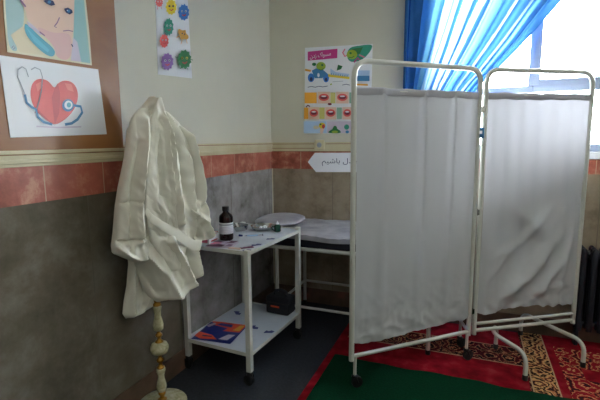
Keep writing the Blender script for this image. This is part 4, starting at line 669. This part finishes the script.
def PP(u, v):
    a = 2*PI*u; t = PI*v; cs = math.sin(t); sq = lambda c: math.copysign(abs(c)**.6, c)
    x = .17*sq(math.cos(a))*abs(cs)**.5; y = .22*sq(math.sin(a))*abs(cs)**.5; z = -math.cos(t)*.028
    q = V((x, y, z)); return V((x, y, z + .012*noise.noise(V((x*9, y*9, z*5)))*cs))+V((.215, -.30, .778))
pl.grid(PP, 40, 18, 'sheet', wrap=True)
tag(pl.build('pillow'), 'pale grey flattened pillow on the left end of the bed', 'pillow')

# ------------------------------------------------------------------ instrument trolley
tr = empty('instrument_trolley', (.279, -1.0, 0), math.radians(-3.84), 'white two-shelf metal instrument trolley on black casters by the left wall', 'trolley')
TW, TD, TZ = .238, .335, .80
for sx in (-1, 1):
    for sy in (-1, 1):
        x, y = sx*(TW-.015), sy*(TD-.015)
        MB().box((x-.0155, y-.0155, .085), (x+.0155, y+.0155, TZ+(.012 if sy > 0 else 0)), 'white_metal', .002).build('leg', tr)
        c = MB().lathe([(.012, .058), (.019, .062), (.019, .078), (.012, .088)], 'rubber', (x, y, 0))
        for s_ in (-1, 1): c.box((x-.022, y+s_*.016-.002, .022), (x+.016, y+s_*.016+.002, .066), 'rubber', .0015)
        c = c.build('caster', tr)
        MB().tube([(x-.008, y-.012, .0315), (x-.008, y-.010, .0315), (x-.008, y+.010, .0315), (x-.008, y+.012, .0315)], [.029, .0315, .0315, .029], 'rubber', 18).build('wheel', c)
def shelf(z, marks):
    s = MB().box((-TW+.002, -TD+.002, z-.004), (TW-.002, TD-.002, z), 'shelf')
    s.box((-TW, -TD, z-.020), (TW, -TD+.004, z+.002), 'white_metal', .0012).box((-TW, TD-.004, z-.02), (TW, TD, z+.008), 'white_metal', .0012)
    s.box((-TW, -TD, z-.020), (-TW+.004, TD, z+.002), 'white_metal', .0012).box((TW-.004, -TD, z-.020), (TW, TD, z+.001), 'white_metal', .0012)
    for (mx, my, a, l) in marks:
        ca, sa = math.cos(a), math.sin(a); pts = [(-l*1.4, -.009), (-l*.3, -.016), (l*.6, -.024), (l*1.4, -.006), (l*.8, .016), (0, .008), (-l*.4, .024), (-l, .008)]
        q = [(mx+p[0]*ca-p[1]*sa, my+p[0]*sa+p[1]*ca, z+.0006) for p in pts]
        s.raw(q, [tuple(t) for t in inside_tri([(p[0], p[1]) for p in q])], 'film')
    return s
shelf(TZ-.006, [(.19, .0, .9, .022), (.19, -.17, 1.2, .028), (.207, -.30, 1.2, .02), (-.02, .19, .2, .05)]).build('top_shelf', tr)
shelf(.20, [(-.16, .13, -.5, .03), (.07, -.02, -.3, .028), (.19, -.04, .7, .026), (-.05, -.1, .4, .02)]).build('bottom_shelf', tr)

ZS = TZ-.006
bt = empty('medicine_bottle', (.222, -1.125, ZS+.0005), 0, 'tall brown medicine bottle with black cap and white label on the trolley', 'bottle')
BK = Matrix.Diagonal((1.2, 1.2, 1.06, 1))
MB(BK).lathe([(.030, 0), (.0345, .004), (.0355, .012), (.0355, .132), (.033, .144), (.024, .154), (.0155, .162), (.014, .168), (.014, .178)], 'brown_glass').build('body', bt)
MB(BK).lathe([(.0168, 0), (.0175, .002), (.0175, .024), (.0165, .027)], 'rubber', (0, 0, .170)).build('cap', bt)
lb = MB(BK).lathe([(.0357, .040), (.0361, .041), (.0361, .104), (.0357, .105)], 'paper')
for i in range(4): lb.lathe([(.0362, 0), (.03635, .0006), (.03635, .0026), (.0362, .0032)], 'lilac', (0, 0, .052+.009*i))
lb.lathe([(.0362, 0), (.0364, .001), (.0364, .007), (.0362, .008)], 'grey', (0, 0, .09)); lb.build('paper_label', bt)

ds = empty('steel_dish', (.302, -.775, ZS+.0005), 0, 'round shallow steel dish near the back of the trolley, left of the green bottle', 'dish')
MB(Matrix.Scale(1.06, 4)).lathe([(.05, 0), (.062, .002), (.076, .016), (.082, .026), (.085, .027), (.083, .024), (.076, .013), (.06, .0045), (.001, .0035)], 'steel').build('bowl', ds)
cot = MB()
for i in range(7):
    a = i*.9; cot.lathe([(.0005, -.011), (.009, -.007), (.012, 0), (.009, .007), (.0005, .011)], 'paper', (.032*math.cos(a)*(i % 3)/2, .032*math.sin(a)*(i % 3)/2, .016), 10)
tag(cot.build('cotton_wad'), 'white cotton wads lying in the round steel dish', 'cotton', kind='stuff').location = (.302, -.775, ZS)
kd = MB()
def KP(u, v):
    a = 2*PI*u; R = .078*(1+.0*math.cos(a)); prof = [(.0, .003), (.72, .003), (.8, .006), (.93, .022), (1.0, .034), (1.03, .034), (.97, .020), (.85, .002), (.7, 0), (0, 0)]
    k = v*(len(prof)-1); i = min(int(k), len(prof)-2); t = k-i; r = prof[i][0]*(1-t)+prof[i+1][0]*t; z = prof[i][1]*(1-t)+prof[i+1][1]*t
    x = .042*r*math.cos(a); y = .085*r*math.sin(a); x -= 7.5*y*y*.8
    return V((x, y, z))
kd.grid(KP, 36, 28, 'steel', wrap=True)
o = tag(kd.build('kidney_dish'), 'steel kidney dish behind the brown medicine bottle', 'dish'); o.location = (.165, -.83, ZS+.0005); o.rotation_euler = (0, 0, .5)
gb = empty('dropper_bottle', (.420, -.800, ZS+.0005), 0, 'small dark green bottle with a pointed white cap on the trolley', 'bottle')
MB().lathe([(.020, 0), (.023, .003), (.0235, .03), (.022, .041), (.014, .047), (.010, .050)], 'green_glass').build('body', gb)
MB().lathe([(.010, 0), (.010, .006), (.0055, .012), (.003, .022), (.001, .024)], 'paper', (0, 0, .049)).build('cap', gb)
MB().tube([(-.020, -.008, .034), (-.034, -.012, .034), (-.036, -.013, .016), (-.021, -.008, .008)], .004, 'green_glass', 8).build('handle', gb)
sy = empty('syringe', (.340, -.985, ZS+.007), .62, 'thin clear syringe lying in the middle of the trolley top', 'syringe')
MB().tube([(-.045, 0, 0), (.025, 0, 0)], .0048, 'paleblue', 10).build('barrel', sy)
MB().tube([(.025, 0, 0), (.055, 0, 0)], .0018, 'navy', 6).lathe([(.007, 0), (.007, .002)], 'navy', T=Matrix.Translation((.055, 0, 0)) @ Matrix.Rotation(PI/2, 4, 'Y')).build('plunger', sy)
MB().tube([(-.045, 0, 0), (-.060, 0, 0)], [.002, .0008], 'navy', 6).build('needle', sy)
bc = tag(MB().tube([(-.012, 0, 0), (.012, 0, 0)], [.007, .006], 'film', 10).build('pen_cap'), 'small blue cap lying beside the brown bottle', 'cap'); bc.location = (.262, -1.02, ZS+.0075)

def packet(name, x, y, rz, w, d, h, base_k, shapes, lab, cat, z0=ZS+.001):
    o = empty(name, (x, y, z0), rz, lab, cat)
    mb = MB()
    def S(u, v):
        px = -w/2+w*u; py = -d/2+d*v; e = min(u, 1-u, v, 1-v)
        return V((px, py, h*min(1, e/.12)**.5 + .0012*noise.noise(V((px*60, py*60, 2)))))
    mb.grid(S, 24, 24, base_k); mb.grid(lambda u, v: V((-w/2+w*u, d/2-d*v, 0)), 2, 2, base_k)
    n = 0
    for k, pts in shapes:
        n += 1; q = [(p[0]*w/2, p[1]*d/2, h+.0012+.0005*n) for p in pts]; mb.raw(q, [tuple(t) for t in inside_tri([(a[0], a[1]) for a in q])], k)
    mb.build('wrapper', o); return o
packet('dressing_packet', .268, -1.245, .22, .165, .150, .004, 'lilac', [('maroon_pack', [(-.98, -.95), (.25, -.95), (.35, -.35), (-.2, -.15), (-.92, -.45)]), ('pink', [(-.85, -.3), (-.3, -.1), (-.1, .25), (-.7, .35)]),
    ('maroon_pack', [(-.9, .45), (-.2, .3), (.05, .55), (-.6, .8)]), ('maroon_pack', [(.1, .05), (.75, .2), (.95, .95), (.1, .98), (.45, .6)]), ('lilacd', [(.45, -.8), (.9, -.8), (.9, -.3), (.55, -.2)])],
    'pink and purple printed packet lying in front of the brown bottle', 'packet')
packet('torn_wrapper', .440, -1.265, .75, .085, .026, .004, 'maroon_pack', [('lilac', [(-.9, -.5), (-.5, -.6), (-.5, .6), (-.9, .5)])], 'small purple wrapper at the front right corner of the trolley top', 'wrapper')
tag(MB().box((-.038, -.014, 0), (.038, .014, .003), 'skin', .001).build('paper_strip'), 'pale paper strip beside the small purple wrapper', 'strip')
bpy.data.objects['paper_strip'].location = (.385, -1.30, ZS+.0008)
tb = empty('tissue_box', (.135, -1.20, ZS+.0005), .10, 'low white box with red print at the left edge of the trolley top', 'box')
MB().box((-.055, -.085, 0), (.055, .085, .045), 'paper', .003).build('carton', tb)
p_ = MB(); 
for k, pts, zz in (('pink', [(-.05, -.02), (.0, .02), (.05, .01), (.05, .03), (-.01, .045), (-.05, .01)], .0458), ('heart2', [(-.045, .045), (.02, .07), (.05, .05), (.03, .08), (-.04, .075)], .0458)):
    q = [(a, b_, zz) for a, b_ in pts]; p_.raw(q, [tuple(t) for t in inside_tri(pts)], k)
p_.raw([(.0555, -.06, .012), (.0555, .02, .010), (.0555, .02, .018), (.0555, -.06, .020)], [(0, 1, 2, 3)], 'heart2').raw([(-.02, -.0855, .012), (.045, -.0855, .010), (.045, -.0855, .03), (-.02, -.0855, .030)], [(0, 1, 2, 3)], 'pink')
p_.build('print', tb)
# on the lower shelf
packet('glove_packet', .180, -1.168, .10, .262, .262, .004, 'packblue', [
    ('redor', [(-.92, .95), (-.55, .55), (.2, .40), (.1, .05), (.95, .10), (.98, .98), (-.5, 1.0)]), ('packblue', [(-.5, .62), (.35, .52), (.30, .80), (-.35, .85)]), ('redor', [(-.96, -.30), (-.2, -.45), (.25, -.85), (-.55, -.95), (-.96, -.75)]),
    ('lilac', [(-.95, .4), (-.7, .8), (-.55, .7), (-.75, .25)]), ('lilac', [(.30, -.80), (.55, -.25), (.9, -.2), (.75, -.8)]), ('orange', [(.55, .2), (.9, .2), (.92, .85), (.7, .8)]), ('navy', [(-.6, -.6), (-.1, -.6), (-.1, -.7), (-.6, -.72)])],
    'flat orange and blue glove packet on the lower shelf of the trolley', 'packet', .201)
bc = empty('zip_case', (.405, -.735, .201), -.07, 'small black fabric case with orange mark on the lower trolley shelf', 'case')
MB().box((-.088, -.060, 0), (.088, .060, .125), 'black', .014).build('body', bc)
MB().tube(bend([(-.09, -.062, .085), (.09, -.062, .085), (.09, .062, .085), (-.09, .062, .085), (-.09, -.062, .085)], .012), .0025, 'rubber', 8).build('zip', bc)
MB().tube([(-.05, 0, .122), (-.045, 0, .150), (0, 0, .160), (.045, 0, .150), (.05, 0, .122)], .006, 'black', 8, flat=2).build('handle', bc)
MB().box((-.045, -.0625, .052), (.02, -.0605, .064), 'redor').build('patch', bc)

# ------------------------------------------------------------------ coat stand and coat
SP0 = V((.140, -1.680, 0)); U_ = V((.35, .937, 0)).normalized(); N_ = V((.937, -.35, 0)).normalized()
st = empty('coat_stand', tuple(SP0), 0, 'onyx and brass turned coat stand under the hanging cream coat', 'coat stand')
MB().lathe([(.124, 0), (.127, .006), (.127, .024), (.119, .032), (.055, .037), (.026, .040)], 'onyx', n=40).build('base', st)
def sec(k, prof, nm): MB().lathe(prof, k, n=24).build(nm, st)
sec('brass', [(.024, .038), (.024, .046), (.012, .054), (.012, .066), (.019, .074), (.019, .084), (.013, .090)], 'brass_collar')
sec('onyx', [(.015, .088), (.023, .094), (.027, .118), (.023, .140), (.017, .162), (.017, .180), (.024, .204), (.024, .216), (.018, .222)], 'onyx_baluster')
sec('brass', [(.019, .220), (.021, .226), (.010, .238), (.010, .250), (.019, .260), (.019, .270), (.010, .280), (.010, .288), (.021, .298), (.021, .302)], 'brass_collar')
sec('onyx', [(.020, .300), (.040, .308), (.047, .326), (.047, .340), (.038, .358), (.020, .366)], 'onyx_bulb')
sec('brass', [(.021, .364), (.021, .370), (.010, .380), (.010, .390), (.018, .400), (.018, .408), (.009, .416), (.009, .424), (.016, .430)], 'brass_collar')
sec('onyx', [(.016, .428), (.025, .436), (.027, .462), (.022, .486), (.016, .506), (.018, .534), (.022, .556), (.018, .566)], 'onyx_baluster')
sec('brass', [(.020, .564), (.020, .572), (.013, .582), (.018, .594), (.012, .604), (.012, 1.47), (.018, 1.475), (.014, 1.495), (.002, 1.505)], 'brass_pole')
for a in range(3):
    d = V((math.cos(a*2.1+.6), math.sin(a*2.1+.6), 0)); p = V((0, 0, 1.40))
    MB().tube([p, p+d*.04+V((0, 0, -.01)), p+d*.062+V((0, 0, .02)), p+d*.060+V((0, 0, .045))], .006, 'brass', 8).build('hook', st)

coat = empty('hanging_coat', tuple(SP0), 0, 'long cream cloth coat hanging in folds over the coat stand', 'coat')
def seg_d(p, A, B):
    t = max(0, min(1, (p-A).dot(B-A)/max(1e-9, (B-A).length_squared))); return (p-A-(B-A)*t).length
def interp(rows, z):
    for (za, la, ra), (zb_, lb_, rb) in zip(rows, rows[1:]):
        if za >= z >= zb_:
            t = (za-z)/(za-zb_); t2 = t; return la+(lb_-la)*t2, ra+(rb-ra)*t2
    return rows[-1][1:]
def ridged(c, z, sd): return 1-2*abs(noise.noise(V((c*17+1.5*noise.noise(V((c*3, z*3, sd))), z*3.2, sd))))
def drape(rows, w0, df, db, folds, nm, nv=110, nu=56, seed=0, k='coat', pw=.5, amp=1, wfn=None, parent=None):
    z0, z1 = rows[0][0], rows[-1][0]
    def S(u, v):
        z = z0+(z1-z0)*v; l, r = interp(rows, z); front = u < .5; t = u*2 if front else 2-u*2
        c = l+(r-l)*t; e = max(0, 1-(2*t-1)**2)**pw
        taper = min(1, v/.20+.10)**.8*min(1, (1-v)/.04+.12)
        w = w0 + (wfn(z) if wfn else 0)
        if front:
            w += df*e*taper; q = V((c, z)); ef = min(1, e*1.6)
            for pl_, a_, s_ in folds:
                dd = min(seg_d(q, V(A), V(B)) for A, B in zip(pl_, pl_[1:]))/(s_*1.9)
                if dd < 1: w += a_*1.45*(1-dd)**1.25*ef
            w += amp*e*taper*(.014*ridged(c, z, seed)+.008*(1-2*abs(noise.noise(V((c*26+z*9, z*15, seed+5))))))
        else: w -= db*e*taper
        zz = z + .010*noise.noise(V((c*14, z*3, seed+8)))*(1 if 0 < v < 1 else 0)
        return U_*c + N_*w + V((0, 0, zz))
    mb = MB(); mb.grid(S, nu*2, nv, k, wrap=True)
    n = nu*2; mb.f.append(list(range(n))); mb.m.append(0); mb.s.append(False); mb.f.append([(nv-1)*n+i for i in range(n)][::-1]); mb.m.append(0); mb.s.append(False)
    return mb.build(nm, parent or coat)
body_rows = [(1.615, .020, .030), (1.59, -.002, .042), (1.555, -.030, .070), (1.51, -.070, .116), (1.46, -.105, .172), (1.36, -.12, .236), (1.25, -.13, .250), (1.05, -.13, .245), (.93, -.125, .215), (.86, -.122, .200), (.82, -.112, .232), (.765, -.100, .250), (.71, -.085, .262), (.685, -.078, .235), (.66, -.066, .190), (.625, -.045, .115), (.60, -.022, .055), (.585, -.01, .02)]
drape(body_rows, .0, .105, .035, [
    ([(.028, 1.60), (.050, 1.42), (.070, 1.2), (.085, 1.0)], .034, .018), ([(.05, 1.56), (.10, 1.40), (.125, 1.15)], -.034, .013), ([(.07, 1.54), (.15, 1.36), (.175, 1.1), (.19, .9)], .026, .016),
    ([(.11, 1.48), (.185, 1.3), (.20, 1.05)], -.026, .012), ([(0, 1.55), (-.03, 1.3), (-.05, 1.15)], -.022, .014),
    ([(-.10, .86), (-.01, .76), (.04, .64)], .030, .022), ([(-.10, .78), (-.03, .66)], -.024, .015), ([(.02, .92), (.10, .78), (.14, .68)], .036, .020), ([(.08, .93), (.15, .80), (.165, .68)], -.034, .013), ([(.19, .86), (.20, .70)], .034, .018), ([(-.02, .90), (.05, .78)], -.024, .014), ([(.16, .68), (.06, .62)], .024, .012), ([(.22, .80), (.23, .72)], -.02, .01)],
    'coat_body', seed=1)
drape([(.90, -.12, .10), (.80, -.12, .12), (.70, -.135, .10), (.62, -.155, .06), (.56, -.165, .0), (.53, -.15, -.06)], -.040, .025, .006, [([(-.10, .85), (-.13, .56)], .02, .016), ([(-.05, .85), (-.07, .58)], -.015, .012)], 'coat_tail', nv=50, seed=9, pw=.5)
drape([(1.556, -.060, -.035), (1.54, -.078, -.015), (1.515, -.098, .0), (1.49, -.112, -.004), (1.36, -.140, -.036), (1.29, -.158, -.050), (1.20, -.185, -.065), (1.11, -.206, -.080), (1.0, -.222, -.074), (.93, -.236, -.068), (.895, -.234, -.060), (.872, -.190, -.056), (.85, -.150, -.060), (.825, -.118, -.085)],
    .055, .045, .04, [([(-.06, 1.5), (-.09, 1.3), (-.12, 1.1), (-.12, .95)], .026, .018), ([(-.20, 1.13), (-.08, 1.12)], -.014, .005), ([(-.22, .955), (-.08, .950)], -.018, .005), ([(-.23, .93), (-.15, .86)], .014, .010), ([(-.10, 1.40), (-.15, 1.15), (-.17, .9)], -.016, .010)], 'left_sleeve', seed=2, pw=.4)
drape([(1.545, .080, .096), (1.50, .10, .140), (1.455, .115, .184), (1.40, .125, .222), (1.35, .13, .252), (1.247, .135, .266), (1.15, .14, .277), (1.054, .145, .290), (.95, .15, .303), (.90, .16, .312), (.880, .175, .300), (.860, .195, .225)],
    .030, .065, .04, [([(.14, 1.47), (.20, 1.30), (.215, 1.1)], -.030, .012), ([(.18, 1.43), (.235, 1.25), (.25, 1.0)], .020, .014), ([(.16, 1.05), (.24, .98), (.30, .89)], .030, .016), ([(.15, .98), (.21, .90)], -.026, .012), ([(.27, 1.12), (.19, 1.0)], -.018, .010), ([(.22, 1.36), (.25, 1.28)], -.012, .01)], 'right_sleeve', seed=3, pw=.45)
drape([(1.608, .018, .034), (1.50, -.034, .052), (1.36, -.065, .052), (1.2, -.085, .064), (1.10, -.088, .078), (1.0, -.080, .102), (.93, -.070, .125), (.87, -.04, .125), (.80, 0, .105), (.74, .03, .07)],
    .085, .026, .010, [([(.01, 1.5), (-.02, 1.3), (-.01, 1.1)], -.014, .014), ([(.035, 1.5), (.035, 1.3), (.05, 1.1)], .020, .009), ([(-.05, 1.06), (.06, .90)], -.016, .012)], 'lapel', seed=4, pw=.3, wfn=lambda z: .012*math.sin((1.6-z)*4))
drape([(1.175, -.080, -.070), (1.15, -.086, -.02), (1.125, -.088, .030), (1.10, -.089, .068), (1.0, -.082, .084), (.96, -.05, .088), (.92, .0, .090), (.88, .04, .088)], .108, .014, .012, [([(-.04, 1.12), (.05, 1.0)], .008, .02)], 'front_fold', nv=50, seed=5, pw=.4, amp=.6)
bl = MB()
BP = [(-.090, 1.085, .112), (-.080, 1.05, .130), (-.03, 1.005, .138), (.03, .965, .138), (.09, .915, .134), (.15, .872, .126), (.200, .862, .118)]
def BS(u, v):
    a = u*2*PI; k = v*(len(BP)-1); i = min(int(k), len(BP)-2); t = k-i; p = [BP[i][j]*(1-t)+BP[i+1][j]*t for j in range(3)]
    hw = .018+.010*v
    return U_*(p[0]+.3*hw*math.sin(a)) + N_*(p[2]+.004*math.cos(a)) + V((0, 0, p[1]+hw*math.sin(a)))
bl.grid(BS, 20, 40, 'coat', wrap=True); bl.build('belt', coat)
tgm = MB()
def TG(u, v):
    return U_*(.030+.085*u+.01*v) + N_*(.055+.01*math.sin(u*6)-.02*v) + V((0, 0, .665-.055*v*(.6+.7*u)-.0*u))
tgm.grid(TG, 14, 8, 'paper')
tag(tgm.build('lining_corner', coat), 'bright white corner of lining hanging below the coat')

# ------------------------------------------------------------------ board, drawings, posters
bd = MB().box((.001, -2.55, 1.352), (.016, -1.712, 2.38), 'wood', .002)
o = tag(bd.build('wooden_board'), 'brown wooden board on the left wall carrying two drawings', 'board')
o = tag(Flat(0, .0175, 1).items(DECALS['portrait']).mb.build('portrait_drawing'), 'painted drawing of a face with a teal collar, upper sheet on the wooden board', 'drawing')
o = tag(Flat(0, .0175, 1).items(DECALS['heart']).mb.build('heart_drawing'), 'drawing of a red heart with a blue stethoscope on the wooden board', 'drawing')
o = tag(Flat(0, .0015, 1).items(DECALS['germs']).mb.build('germ_poster'), 'white poster of colourful cartoon germs on the left wall', 'poster')
fl = Flat(1, -.0015, -1).items(DECALS['teeth'])
fl.text('\uFEE3\uFEB4\uFEEE\uFE8D\uFB8E \uFEAF\uFEA9\uFEE5'[::-1], .372, 2.040, .175, .044, 'paper', .010)
tag(fl.mb.build('tooth_poster'), 'colourful tooth brushing poster with rows of mouths on the back wall', 'poster')
fl = Flat(1, -.0125, -1).items(DECALS['arrow'])
fl.text('\uFEEB\uFEE4\uFEAA\uFEDD \uFE91\uFE8E\uFEB7\uFBFF\uFEE2'[::-1], .465, 1.190, .34, .062, 'navy', .006)
tag(fl.mb.build('arrow_sign'), 'white paper arrow sign with handwritten Persian words pointing left', 'sign')
so = empty('wall_socket', (.445, -.012, 1.362), 0, 'small cream wall socket below the tooth poster', 'socket')
MB().box((-.042, -.010, -.042), (.042, .002, .042), 'mould', .004).build('plate', so)
sk = MB().lathe([(.020, 0), (.021, .002), (.017, .003), (.002, .0031)], 'grey', n=20, T=Matrix.Translation((0, -.0095, 0)) @ Matrix.Rotation(PI/2, 4, 'X'))
for s_ in (-1, 1): sk.box((s_*.008-.002, -.0138, -.002), (s_*.008+.002, -.012, .002), 'navy')
sk.build('outlet', so)
